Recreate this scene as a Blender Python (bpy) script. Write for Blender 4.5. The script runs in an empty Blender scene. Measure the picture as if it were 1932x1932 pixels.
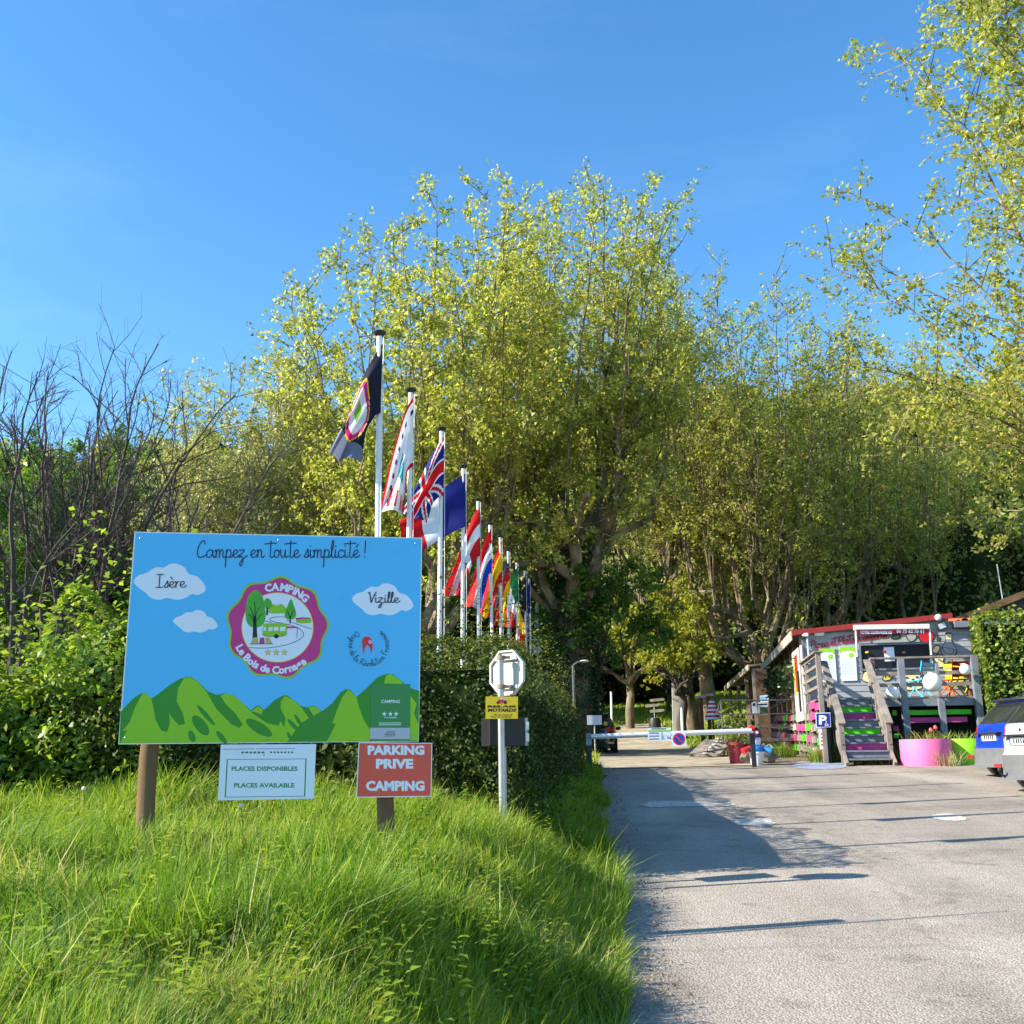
import bpy, math, random, time
import numpy as np
from mathutils import Vector, Matrix
T0 = time.time()
S = bpy.context.scene
COL = S.collection
R = math.radians
# ------------------------------------------------------------------ camera
F = 1937.0; IMG = 1932.0
PITCH = math.atan(464 / F); ROLL = 0.012
SUN_EL = R(31.5); SUN_SLOPE = 0.20            # light runs to +x and a little to +y
cam_d = bpy.data.cameras.new('camera'); cam_o = bpy.data.objects.new('camera', cam_d); COL.objects.link(cam_o)
cam_d.sensor_width = 36; cam_d.lens = 36 * F / IMG; cam_d.clip_end = 3000; cam_d.clip_start = .05
CAM = np.array([0, 0, 1.6])
cam_o.location = CAM
cam_o.rotation_euler = (Matrix.Rotation(PITCH + math.pi / 2, 3, 'X') @ Matrix.Rotation(-ROLL, 3, 'Z')).to_euler()
S.camera = cam_o
# ------------------------------------------------------------------ sky, sun, exposure
lx = 1 / math.hypot(1, SUN_SLOPE); ly = SUN_SLOPE * lx
to_sun = Vector((-lx * math.cos(SUN_EL), -ly * math.cos(SUN_EL), math.sin(SUN_EL)))
W = bpy.data.worlds.new('World'); S.world = W; W.use_nodes = True
wn = W.node_tree.nodes; wl = W.node_tree.links
bg = wn['Background']; sky = wn.new('ShaderNodeTexSky'); sky.sky_type = 'NISHITA'; sky.sun_disc = False
sky.sun_elevation = SUN_EL; sky.sun_rotation = math.atan2(to_sun.x, to_sun.y)
sky.altitude = 300; sky.air_density = 1.0; sky.dust_density = 0.25; sky.ozone_density = 2.5
hs = wn.new('ShaderNodeHueSaturation'); hs.inputs['Saturation'].default_value = 1.25
hs.inputs['Hue'].default_value = 0.497
# a few thin wisps of high cloud, everywhere in the sky
tc = wn.new('ShaderNodeTexCoord'); mp = wn.new('ShaderNodeMapping'); mp.inputs['Scale'].default_value = (1.2, 2.6, 5.0)
mp.inputs['Rotation'].default_value = (0, R(20), R(35))
nz = wn.new('ShaderNodeTexNoise'); nz.inputs['Scale'].default_value = 1.6; nz.inputs['Detail'].default_value = 7; nz.inputs['Roughness'].default_value = .62
rp = wn.new('ShaderNodeValToRGB'); rp.color_ramp.elements[0].position = .52; rp.color_ramp.elements[1].position = .95
rp.color_ramp.elements[1].color = (.05, .05, .05, 1)
mx = wn.new('ShaderNodeMixRGB'); mx.inputs['Color2'].default_value = (6.5, 7.5, 9.0, 1)
wl.new(tc.outputs['Generated'], mp.inputs['Vector']); wl.new(mp.outputs['Vector'], nz.inputs['Vector']); wl.new(nz.outputs['Fac'], rp.inputs['Fac'])
wl.new(sky.outputs['Color'], hs.inputs['Color']); wl.new(hs.outputs['Color'], mx.inputs['Color1']); wl.new(rp.outputs['Color'], mx.inputs['Fac'])
wl.new(mx.outputs['Color'], bg.inputs['Color']); bg.inputs['Strength'].default_value = 0.14
sd = bpy.data.lights.new('sun', 'SUN'); so = bpy.data.objects.new('sun', sd); COL.objects.link(so)
sd.energy = 5.0; sd.angle = R(0.53); sd.color = (1.0, .92, .78)
so.rotation_euler = to_sun.to_track_quat('Z', 'Y').to_euler(); so.location = (-20, -5, 25)
S.view_settings.view_transform = 'Standard'; S.view_settings.look = 'None'
S.view_settings.exposure = 1.2; S.view_settings.gamma = 1.0; S.view_settings.use_curve_mapping = False
S.render.engine = 'CYCLES'
S.cycles.max_bounces = 9; S.cycles.diffuse_bounces = 7; S.cycles.glossy_bounces = 2; S.cycles.transmission_bounces = 7
S.cycles.transparent_max_bounces = 4; S.cycles.caustics_reflective = False; S.cycles.caustics_refractive = False
S.cycles.use_denoising = True

# ------------------------------------------------------------------ places
sp_, cp_ = math.sin(PITCH), math.cos(PITCH); cr_, sr_ = math.cos(ROLL), math.sin(ROLL)
def ray(u, v):
    a = (u - 966) / F; b = (966 - v) / F
    a, b = a * cr_ + b * sr_, -a * sr_ + b * cr_
    return np.array([a, cp_ - b * sp_, sp_ + b * cp_])
def P(u, v, D):
    d = ray(u, v); return CAM + d * (D / d[1])
def hit(u, v, p0, n):
    d = ray(u, v); return CAM + d * (np.dot(p0 - CAM, n) / np.dot(d, n))
def z1(x, y): return ((340 + x * .49689) / 1.56522, (1540 + y * .49689) / 1.56522)
def z2(x, y): return ((900 + x * .41408) / 1.56522, (940 + y * .41408) / 1.56522)
def z3(x, y): return ((1300 + x * .36232) / 1.56522, (1700 + y * .36232) / 1.56522)
def z4(x, y): return ((2050 + x * .29710) / 1.56522, (1740 + y * .29710) / 1.56522)
def z5(x, y): return ((2450 + x * .29710) / 1.56522, (1740 + y * .29710) / 1.56522)
def z6(x, y): return ((1700 + x * .31056) / 1.56522, (1850 + y * .31056) / 1.56522)
def sstep(t): t = np.clip(t, 0, 1); return t * t * (3 - 2 * t)
def vnoise(x, y, seed=0):
    """smooth value noise, 0..1"""
    x = np.asarray(x, float); y = np.asarray(y, float)
    xi = np.floor(x); yi = np.floor(y); fx = x - xi; fy = y - yi
    def h(a, b):
        q = np.sin(a * 127.1 + b * 311.7 + seed * 74.7) * 43758.5453; return q - np.floor(q)
    fx = fx * fx * (3 - 2 * fx); fy = fy * fy * (3 - 2 * fy)
    return (h(xi, yi) * (1 - fx) + h(xi + 1, yi) * fx) * (1 - fy) + (h(xi, yi + 1) * (1 - fx) + h(xi + 1, yi + 1) * fx) * fy
def edge_x(y):                      # left edge of the road
    return .12 + .075 * y + np.maximum(0, y - 30) * .03 + .05 * np.sin(y * .9) + .03 * np.sin(y * 2.3 + 1)
def G(x, y):
    x = np.asarray(x, float); y = np.asarray(y, float)
    z = .052 * np.clip(y, -30, 190) + .012 * np.clip(x - 1, 0, 12)
    e = edge_x(y)
    near = np.clip((30 - y) / 6, 0, 1)
    z = z + near * (.60 * sstep((e + .02 - x) / 1.15) + .05 * (vnoise(x * 1.3, y * 1.3) - .5) * sstep((e - x) / .6))
    off = np.interp(y, [27, 33, 40, 46, 55, 70, 1000], [0, -.16, -.30, 0, .55, 1.3, 1.3])
    z = z + off
    rb = sstep((x - (edge_x(y) + 4.0)) / 2.2) * sstep((y - 42) / 5)
    lb = sstep((edge_x(y) - x - .3) / 2.5) * sstep((y - 42) / 6)
    z = z + .75 * rb + .5 * lb
    hill = np.clip(y - 74, 0, 118)
    z = z + .43 * (hill - 10 * (1 - np.exp(-hill / 10))) * (1 + .0014 * np.clip(x, -150, 150)) + hill * .03 * (vnoise(x * .03, y * .03, 3) - .5)
    return z
def Pg(u, v, extra=0.0):            # where the sight line through a pixel meets the ground
    d = ray(u, v); lo, hi = 1.0, 300.0
    t = np.linspace(1, 120, 1200); q = CAM + d * t[:, None]
    below = np.nonzero(q[:, 2] < G(q[:, 0], q[:, 1]) + extra)[0]
    i = below[0] if len(below) else -1
    return q[i]
def g1(x, y): return float(G(x, y))

# ------------------------------------------------------------------ materials
MATS = {}
def lin(c):                         # sRGB 0-255 -> linear
    return tuple(((v / 255) / 12.92 if v / 255 <= .04045 else ((v / 255 + .055) / 1.055) ** 2.4) for v in c)
def mat(name, base, rough=.6, var=.12, scale=6., bump=0., metal=0., spec=.5, bscale=None, stretch=None, coat=0., detail=5., dirt=None):
    if name in MATS: return MATS[name]
    m = bpy.data.materials.new(name); m.use_nodes = True; MATS[name] = m
    n = m.node_tree.nodes; l = m.node_tree.links; b = n['Principled BSDF']
    b.inputs['Roughness'].default_value = rough; b.inputs['Metallic'].default_value = metal
    b.inputs['Specular IOR Level'].default_value = spec; b.inputs['Coat Weight'].default_value = coat
    t = n.new('ShaderNodeTexCoord'); mp = n.new('ShaderNodeMapping')
    if stretch: mp.inputs['Scale'].default_value = stretch
    l.new(t.outputs['Object'], mp.inputs['Vector'])
    tx = n.new('ShaderNodeTexNoise'); tx.inputs['Scale'].default_value = scale; tx.inputs['Detail'].default_value = detail
    l.new(mp.outputs['Vector'], tx.inputs['Vector'])
    r = n.new('ShaderNodeValToRGB'); r.color_ramp.elements[0].position = .3; r.color_ramp.elements[1].position = .7
    r.color_ramp.elements[0].color = tuple(max(0, c * (1 - var)) for c in base) + (1,)
    r.color_ramp.elements[1].color = tuple(min(1, c * (1 + var)) for c in base) + (1,)
    l.new(tx.outputs['Fac'], r.inputs['Fac'])
    out = r.outputs['Color']
    if dirt:
        t2 = n.new('ShaderNodeTexNoise'); t2.inputs['Scale'].default_value = dirt[1]; t2.inputs['Detail'].default_value = 6
        l.new(mp.outputs['Vector'], t2.inputs['Vector'])
        r2 = n.new('ShaderNodeValToRGB'); r2.color_ramp.elements[0].position = dirt[2]; r2.color_ramp.elements[1].position = min(1, dirt[2] + .18)
        r2.color_ramp.elements[1].color = (dirt[3],) * 3 + (1,)
        l.new(t2.outputs['Fac'], r2.inputs['Fac'])
        mxr = n.new('ShaderNodeMixRGB'); mxr.inputs['Color2'].default_value = tuple(dirt[0]) + (1,)
        l.new(r2.outputs['Color'], mxr.inputs['Fac']); l.new(out, mxr.inputs['Color1']); out = mxr.outputs['Color']
    l.new(out, b.inputs['Base Color'])
    if bump:
        tb = n.new('ShaderNodeTexNoise'); tb.inputs['Scale'].default_value = bscale or scale * 3; tb.inputs['Detail'].default_value = 4
        l.new(mp.outputs['Vector'], tb.inputs['Vector'])
        bp = n.new('ShaderNodeBump'); bp.inputs['Strength'].default_value = bump; bp.inputs['Distance'].default_value = .02
        l.new(tb.outputs['Fac'], bp.inputs['Height']); l.new(bp.outputs['Normal'], b.inputs['Normal'])
    return m
def leafmat(name, cols, trans=.35, rough=.45, spec=.4, tcol=1.25):
    """leaf: colours picked by the per-leaf value 'tint'"""
    if name in MATS: return MATS[name]
    m = bpy.data.materials.new(name); m.use_nodes = True; MATS[name] = m
    n = m.node_tree.nodes; l = m.node_tree.links; b = n['Principled BSDF']; o = n['Material Output']
    at = n.new('ShaderNodeAttribute'); at.attribute_name = 'tint'
    r = n.new('ShaderNodeValToRGB'); cr = r.color_ramp
    while len(cr.elements) < len(cols): cr.elements.new(.5)
    for i, c in enumerate(cols):
        cr.elements[i].position = i / (len(cols) - 1); cr.elements[i].color = tuple(c) + (1,)
    l.new(at.outputs['Fac'], r.inputs['Fac']); l.new(r.outputs['Color'], b.inputs['Base Color'])
    b.inputs['Roughness'].default_value = rough; b.inputs['Specular IOR Level'].default_value = spec
    tr = n.new('ShaderNodeBsdfTranslucent'); mu = n.new('ShaderNodeMixRGB'); mu.blend_type = 'MULTIPLY'; mu.inputs['Fac'].default_value = 1
    mu.inputs['Color2'].default_value = (tcol, tcol, tcol * .55, 1)
    l.new(r.outputs['Color'], mu.inputs['Color1']); l.new(mu.outputs['Color'], tr.inputs['Color'])
    ms = n.new('ShaderNodeMixShader'); ms.inputs['Fac'].default_value = trans
    l.new(b.outputs['BSDF'], ms.inputs[1]); l.new(tr.outputs['BSDF'], ms.inputs[2]); l.new(ms.outputs['Shader'], o.inputs['Surface'])
    return m

# ------------------------------------------------------------------ mesh building
def np_mesh(name, V, faces, mats, parent=None, tint=None, smooth=False, mi=None):
    """V (n,3); faces: list of (m,k) index arrays"""
    me = bpy.data.meshes.new(name)
    V = np.asarray(V, np.float32); me.vertices.add(len(V)); me.vertices.foreach_set('co', V.ravel())
    faces = [np.asarray(f, np.int32) for f in faces if len(f)]
    tot = sum(f.size for f in faces); nf = sum(len(f) for f in faces)
    me.loops.add(tot); me.loops.foreach_set('vertex_index', np.concatenate([f.ravel() for f in faces]))
    me.polygons.add(nf)
    sizes = np.concatenate([np.full(len(f), f.shape[1], np.int32) for f in faces])
    st = np.zeros(nf, np.int32); st[1:] = np.cumsum(sizes)[:-1]
    me.polygons.foreach_set('loop_start', st)
    if mi is not None: me.polygons.foreach_set('material_index', np.asarray(mi, np.int32))
    if smooth: me.polygons.foreach_set('use_smooth', np.ones(nf, bool))
    if tint is not None:
        a = me.attributes.new('tint', 'FLOAT', 'POINT'); a.data.foreach_set('value', np.asarray(tint, np.float32))
    for m in (mats if isinstance(mats, (list, tuple)) else [mats]): me.materials.append(m)
    me.update(calc_edges=True); me.validate()
    o = bpy.data.objects.new(name, me); COL.objects.link(o)
    if parent is not None: o.parent = parent
    return o
def tag(o, label=None, cat=None, group=None, kind=None):
    if label: o['label'] = label
    if cat: o['category'] = cat
    if group: o['group'] = group
    if kind: o['kind'] = kind
    return o
def thing(name, label, cat, loc=(0, 0, 0), rz=0., group=None):
    o = bpy.data.objects.new(name, None); COL.objects.link(o); o.location = tuple(float(c) for c in loc); o.rotation_euler = (0, 0, rz)
    o.empty_display_size = .2
    return tag(o, label, cat, group)
def catmull(pts, n=6, closed=False):
    p = np.asarray(pts, float)
    if len(p) < 3: return p
    q = np.vstack([2 * p[0] - p[1], p, 2 * p[-1] - p[-2]]) if not closed else np.vstack([p[-1], p, p[0], p[1]])
    out = []
    for i in range(1, len(q) - 2):
        for k in range(n):
            t = k / n
            out.append(.5 * ((2 * q[i]) + (-q[i - 1] + q[i + 1]) * t + (2 * q[i - 1] - 5 * q[i] + 4 * q[i + 1] - q[i + 2]) * t * t + (-q[i - 1] + 3 * q[i] - 3 * q[i + 1] + q[i + 2]) * t ** 3))
    if not closed: out.append(p[-1])
    return np.array(out)
def unit(v):
    v = np.asarray(v, float); return v / (np.linalg.norm(v) + 1e-12)
class MB:
    """collects shapes; build() makes them ONE mesh object"""
    def __init__(s): s.v = []; s.f = []; s.m = []; s.n = 0; s.marks = []
    def mark(s):
        if s.n and (not s.marks or s.marks[-1][0] < len(s.v)): s.marks.append((len(s.v), len(s.f), s.n))
    def split(s):
        """the marked pieces as builders of their own"""
        s.mark(); out = []; a = (0, 0, 0)
        for b in s.marks:
            q = MB(); q.v = s.v[a[0]:b[0]]; q.f = [[i - a[2] for i in f] for f in s.f[a[1]:b[1]]]; q.m = s.m[a[1]:b[1]]; q.n = b[2] - a[2]; out.append(q); a = b
        return out
    def add(s, V, Fs, m=0):
        V = np.asarray(V, float); s.v.append(V)
        for f in Fs: s.f.append([int(i) + s.n for i in f]); s.m.append(m)
        s.n += len(V); return s
    def boxa(s, c, ax, ay, az, m=0):
        c, ax, ay, az = (np.asarray(q, float) for q in (c, ax, ay, az))
        V = [c + i * ax + j * ay + k * az for k in (-1, 1) for j in (-1, 1) for i in (-1, 1)]
        return s.add(V, [(0, 2, 3, 1), (4, 5, 7, 6), (0, 1, 5, 4), (2, 6, 7, 3), (0, 4, 6, 2), (1, 3, 7, 5)], m)
    def box(s, x0, x1, y0, y1, z0, z1, m=0):
        return s.boxa(((x0 + x1) / 2, (y0 + y1) / 2, (z0 + z1) / 2), ((x1 - x0) / 2, 0, 0), (0, (y1 - y0) / 2, 0), (0, 0, (z1 - z0) / 2), m)
    def beam(s, p, q, w, h, up=(0, 0, 1), m=0):
        p = np.asarray(p, float); q = np.asarray(q, float); d = unit(q - p); sx = np.cross(d, up)
        if np.linalg.norm(sx) < 1e-4: sx = np.cross(d, (0, 1, 0))
        sx = unit(sx); uz = np.cross(sx, d)
        return s.boxa((p + q) / 2, (q - p) / 2, sx * w / 2, uz * h / 2, m)
    def tube(s, pts, r, n=6, caps=True, m=0):
        pts = np.asarray(pts, float); k = len(pts); r = np.broadcast_to(np.asarray(r, float), (k,))
        d = np.gradient(pts, axis=0); d /= np.linalg.norm(d, axis=1)[:, None] + 1e-12
        ref = np.array([0, 0, 1.]) if abs(d[0][2]) < .9 else np.array([1., 0, 0])
        a = np.cross(d, ref); a /= np.linalg.norm(a, axis=1)[:, None] + 1e-9; b = np.cross(d, a)
        th = np.arange(n) * 2 * math.pi / n
        V = (pts[:, None] + r[:, None, None] * (np.cos(th)[None, :, None] * a[:, None] + np.sin(th)[None, :, None] * b[:, None])).reshape(-1, 3)
        Fs = [(i * n + j, i * n + (j + 1) % n, (i + 1) * n + (j + 1) % n, (i + 1) * n + j) for i in range(k - 1) for j in range(n)]
        if caps: Fs += [tuple(range(n))[::-1], tuple((k - 1) * n + j for j in range(n))]
        return s.add(V, Fs, m)
    def lathe(s, prof, n=16, c=(0, 0, 0), m=0, closed=True):
        """prof: (r, z) from bottom to top"""
        c = np.asarray(c, float); th = np.arange(n) * 2 * math.pi / n
        V = [c + (r * math.cos(t), r * math.sin(t), z) for r, z in prof for t in th]; k = len(prof)
        Fs = [(i * n + j, i * n + (j + 1) % n, (i + 1) * n + (j + 1) % n, (i + 1) * n + j) for i in range(k - 1) for j in range(n)]
        if closed: Fs += [tuple(range(n))[::-1], tuple((k - 1) * n + j for j in range(n))]
        return s.add(V, Fs, m)
    def sphere(s, c, r, n=14, m=0, sc=(1, 1, 1)):
        pr = [(r * math.sin(math.pi * i / 10) * sc[0] + 1e-4, -r * math.cos(math.pi * i / 10) * sc[2]) for i in range(11)]
        return s.lathe(pr, n, c, m)
    def slab(s, corners, nrm, th, m=0):
        """polygon given in 3-D, extruded by th against nrm (front face stays where it is)"""
        c = np.asarray(corners, float); k = len(c); b = c - np.asarray(nrm, float) * th
        return s.add(np.vstack([c, b]), [tuple(range(k)), tuple(range(2 * k - 1, k - 1, -1))] + [(i, i + k, (i + 1) % k + k, (i + 1) % k) for i in range(k)], m)
    def poly(s, pts, m=0): return s.add(pts, [tuple(range(len(pts)))], m)
    def build(s, name, mats, parent=None, smooth=False, off=None, bevel=0.):
        me = bpy.data.meshes.new(name)
        V = np.vstack(s.v)
        if off is not None: V = V - np.asarray(off, float)
        me.from_pydata([tuple(v) for v in V.tolist()], [], s.f)
        mats = mats if isinstance(mats, (list, tuple)) else [mats]
        for q in mats: me.materials.append(q)
        if len(mats) > 1: me.polygons.foreach_set('material_index', s.m)
        if smooth:
            me.polygons.foreach_set('use_smooth', [True] * len(me.polygons))
            try: me.set_sharp_from_angle(angle=R(40))
            except Exception: pass
        me.update(); o = bpy.data.objects.new(name, me); COL.objects.link(o)
        if parent is not None: o.parent = parent
        if bevel:
            b = o.modifiers.new('bevel', 'BEVEL'); b.width = bevel; b.segments = 2; b.limit_method = 'ANGLE'
        return o
def copy_tree(o, parent=None):
    c = o.copy(); COL.objects.link(c); c.parent = parent
    for ch in list(o.children): copy_tree(ch, c)
    return c
def text_mesh(body, bold=0.):
    """outline lettering from the built-in font -> (verts 2-D scaled to its box 0..1 x 0..1, faces)"""
    cu = bpy.data.curves.new('t', 'FONT'); cu.body = body; cu.size = 1; cu.offset = bold; cu.resolution_u = 2; cu.fill_mode = 'FRONT'
    ob = bpy.data.objects.new('t', cu); COL.objects.link(ob); bpy.context.view_layer.update()
    me = bpy.data.meshes.new_from_object(ob.evaluated_get(bpy.context.evaluated_depsgraph_get()))
    V = np.array([v.co[:2] for v in me.vertices]).reshape(-1, 2); Fs = [tuple(p.vertices) for p in me.polygons]
    bpy.data.objects.remove(ob); bpy.data.curves.remove(cu); bpy.data.meshes.remove(me)
    return V, Fs
def tri_leaves(C, size, rng, up=.35):
    """small three-cornered leaves for far crowns"""
    N = len(C); n = rng.normal(size=(N, 3)); n[:, 2] += up; n /= np.linalg.norm(n, axis=1)[:, None] + 1e-9
    t = np.cross(n, rng.normal(size=(N, 3))); t /= np.linalg.norm(t, axis=1)[:, None] + 1e-9; b = np.cross(n, t); s = (np.broadcast_to(size, (N,)) * .5)[:, None]
    V = np.empty((N, 3, 3)); V[:, 0] = C + t * s * 1.2; V[:, 1] = C - t * s * .7 + b * s * .85; V[:, 2] = C - t * s * .7 - b * s * .85
    return V.reshape(-1, 3), np.arange(3 * N).reshape(N, 3)
def tint_leaves(C, size, rng, up=.35, out=None, wid=.6, fold=.22):
    """leaf blades at centres C: returns verts, quads, and the leaf index of every vertex"""
    N = len(C); n = rng.normal(size=(N, 3)); n /= np.linalg.norm(n, axis=1)[:, None]
    n[:, 2] += up
    if out is not None: n += out
    n /= np.linalg.norm(n, axis=1)[:, None] + 1e-9
    t = np.cross(n, rng.normal(size=(N, 3))); t /= np.linalg.norm(t, axis=1)[:, None] + 1e-9; b = np.cross(n, t)
    s = (np.broadcast_to(size, (N,)) * .5)[:, None]
    V = np.empty((N, 4, 3)); V[:, 0] = C + t * s; V[:, 1] = C + b * s * wid + n * s * fold; V[:, 2] = C - t * s; V[:, 3] = C - b * s * wid + n * s * fold
    return V.reshape(-1, 3), np.arange(4 * N).reshape(N, 4)
# ------------------------------------------------------------------ ground, road, markings
def sheet(name, xs, ys, zoff, m, clip=None):
    X, Y = np.meshgrid(xs, ys); Z = G(X, Y) + zoff
    nx, ny = len(xs), len(ys); idx = np.arange(nx * ny).reshape(ny, nx)
    f = np.stack([idx[:-1, :-1], idx[:-1, 1:], idx[1:, 1:], idx[1:, :-1]], -1).reshape(-1, 4)
    return np_mesh(name, np.stack([X, Y, Z], -1).reshape(-1, 3), [f], m, smooth=True)
def strip(name, ys, xl, xr, nx, zoff, m):
    t = np.linspace(0, 1, nx); Y = np.repeat(ys[:, None], nx, 1); X = xl(ys)[:, None] * (1 - t) + xr(ys)[:, None] * t
    Z = G(X, Y) + zoff; ny = len(ys); idx = np.arange(nx * ny).reshape(ny, nx)
    f = np.stack([idx[:-1, :-1], idx[:-1, 1:], idx[1:, 1:], idx[1:, :-1]], -1).reshape(-1, 4)
    return np_mesh(name, np.stack([X, Y, Z], -1).reshape(-1, 3), [f], m, smooth=True)
def ground_material():
    m = mat('ground_turf', (.07, .10, .025), rough=.95, var=.45, scale=1.3, bump=.6, bscale=30, spec=.1, dirt=((.13, .10, .055), 3.0, .58, .8))
    return m
def road_material():
    m = bpy.data.materials.new('worn_asphalt'); m.use_nodes = True; n = m.node_tree.nodes; l = m.node_tree.links; b = n['Principled BSDF']
    b.inputs['Roughness'].default_value = .93; b.inputs['Specular IOR Level'].default_value = .18
    t = n.new('ShaderNodeTexCoord')
    def noise(sc, det=5, ro=.55):
        x = n.new('ShaderNodeTexNoise'); x.inputs['Scale'].default_value = sc; x.inputs['Detail'].default_value = det; x.inputs['Roughness'].default_value = ro
        l.new(t.outputs['Object'], x.inputs['Vector']); return x.outputs['Fac']
    def ramp(f, p0, p1, c0, c1):
        r = n.new('ShaderNodeValToRGB'); r.color_ramp.elements[0].position = p0; r.color_ramp.elements[1].position = p1
        r.color_ramp.elements[0].color = c0 + (1,); r.color_ramp.elements[1].color = c1 + (1,); l.new(f, r.inputs['Fac']); return r.outputs['Color']
    def mix(a, b_, f, mode='MIX', fac=1.):
        x = n.new('ShaderNodeMixRGB'); x.blend_type = mode
        if f is None: x.inputs['Fac'].default_value = fac
        else: l.new(f, x.inputs['Fac'])
        l.new(a, x.inputs['Color1']); l.new(b_, x.inputs['Color2']); return x.outputs['Color']
    base = ramp(noise(.35, 6), .35, .68, (.38, .335, .285), (.49, .44, .375))
    patch = ramp(noise(.9, 5, .65), .52, .66, (1, 1, 1), (.80, .79, .79))
    v = n.new('ShaderNodeTexVoronoi'); v.inputs['Scale'].default_value = 70; l.new(t.outputs['Object'], v.inputs['Vector'])
    chips = ramp(v.outputs['Color'], .05, .95, (.55, .55, .56), (1.32, 1.30, 1.26))
    seams = ramp(v.outputs['Distance'], .25, .62, (1.06, 1.06, 1.06), (.52, .5, .5))
    c = mix(base, patch, None, 'MULTIPLY'); c = mix(c, chips, None, 'MULTIPLY', .6); c = mix(c, seams, None, 'MULTIPLY', .65)
    # hairline cracks
    wv = n.new('ShaderNodeTexVoronoi'); wv.feature = 'DISTANCE_TO_EDGE'; wv.inputs['Scale'].default_value = .33
    wob = n.new('ShaderNodeMixRGB'); wob.inputs['Fac'].default_value = .25; l.new(t.outputs['Object'], wob.inputs['Color1'])
    nn = n.new('ShaderNodeTexNoise'); nn.inputs['Scale'].default_value = 1.4; nn.inputs['Detail'].default_value = 6; l.new(t.outputs['Object'], nn.inputs['Vector']); l.new(nn.outputs['Color'], wob.inputs['Color2'])
    l.new(wob.outputs['Color'], wv.inputs['Vector'])
    cr = ramp(wv.outputs['Distance'], .004, .011, (.45, .43, .40), (1, 1, 1)); c = mix(c, cr, None, 'MULTIPLY', .22)
    stain = ramp(noise(.22, 4), .56, .74, (1, 1, 1), (.74, .73, .74)); c = mix(c, stain, None, 'MULTIPLY')
    spot = ramp(noise(2.3, 3, .5), .66, .72, (1, 1, 1), (.68, .67, .66)); c = mix(c, spot, None, 'MULTIPLY', .7)
    mp2 = n.new('ShaderNodeMapping'); mp2.inputs['Scale'].default_value = (1.1, .05, 1); mp2.inputs['Rotation'].default_value = (0, 0, -.08); l.new(t.outputs['Object'], mp2.inputs['Vector'])
    wn_ = n.new('ShaderNodeTexNoise'); wn_.inputs['Scale'].default_value = 1.0; wn_.inputs['Detail'].default_value = 4; l.new(mp2.outputs['Vector'], wn_.inputs['Vector'])
    wear = ramp(wn_.outputs['Fac'], .42, .66, (.86, .855, .85), (1.08, 1.075, 1.06)); c = mix(c, wear, None, 'MULTIPLY')
    l.new(c, b.inputs['Base Color'])
    bp = n.new('ShaderNodeBump'); bp.inputs['Strength'].default_value = .55; bp.inputs['Distance'].default_value = .012
    inv = n.new('ShaderNodeMath'); inv.operation = 'SUBTRACT'; inv.inputs[0].default_value = 1; l.new(v.outputs['Distance'], inv.inputs[1])
    l.new(inv.outputs[0], bp.inputs['Height']); l.new(bp.outputs['Normal'], b.inputs['Normal'])
    return m
M_TURF = ground_material(); M_ROAD = road_material()
xs = np.concatenate([np.linspace(-700, -60, 14), np.linspace(-56, -12.4, 30), np.arange(-12, 15, .25), np.linspace(15.5, 60, 30), np.linspace(66, 700, 14)])
ys = np.concatenate([np.linspace(-300, -12, 8), np.arange(-10, 33, .3), np.arange(33.2, 76, .8), np.arange(77, 200, 4), np.linspace(204, 900, 12)])
tag(sheet('ground', xs, ys, 0, M_TURF), kind='structure')
tag(strip('road', np.arange(-14, 24.95, .3), lambda y: edge_x(y) - .12, lambda y: 0 * y + 42, 120, .018, M_ROAD), kind='structure')
M_LANE = mat('lane_dirt', (.36, .31, .23), rough=.95, var=.25, scale=2.2, bump=.5, bscale=40, spec=.1, dirt=((.13, .12, .06), 1.1, .58, .6))
lane_l = lambda y: edge_x(y) - .1 + np.clip(y - 34, 0, 16) * .035
lane_r = lambda y: edge_x(y) + 3.9 + np.clip(26.5 - y, 0, 2) * 1.6 - np.clip(y - 33, 0, 17) * .075
tag(strip('lane', np.arange(24.9, 52.5, .4), lane_l, lane_r, 14, .022, M_LANE), kind='structure')
tag(strip('yard', np.arange(24.97, 36, .5), lambda y: edge_x(y) + 3.6, lambda y: 0 * y + 42, 60, .012, mat('yard_earth', (.16, .13, .085), rough=.95, var=.4, scale=3, bump=.5, bscale=40, spec=.1)), kind='structure')
def ground_patch(name, pts, m, zoff, seed=0):
    """a thin worn sheet lying on the road, its outline traced between pixels, the edge ragged"""
    q = [Pg(u, v, .018) for u, v in pts]; q = catmull([p[:2] for p in q], 14, True); r = np.random.default_rng(seed + len(q)); c = q.mean(0)
    q = q + (q - c) / np.linalg.norm(q - c, axis=1)[:, None] * (r.normal(0, .02, len(q)) + .05 * (vnoise(q[:, 0] * 6, q[:, 1] * 6, 2) - .5))[:, None]
    b = MB(); b.poly([(x, y, g1(x, y) + zoff) for x, y in q]); return b.build(name, m)
M_WORN = mat('worn_white_paint', (.58, .54, .48), rough=.85, var=.2, scale=9, dirt=((.40, .355, .305), 16., .42, .95))
for pts in ([(1212, 1518), (1245, 1513), (1330, 1514), (1385, 1516), (1370, 1522), (1290, 1523), (1225, 1524)],
            [(1385, 1549), (1420, 1546), (1458, 1549), (1452, 1558), (1400, 1558)],
            [(1755, 1541), (1790, 1537), (1826, 1546), (1800, 1551), (1768, 1548)]):
    tag(ground_patch('road_marking', pts, M_WORN, .024), kind='structure')
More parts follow.
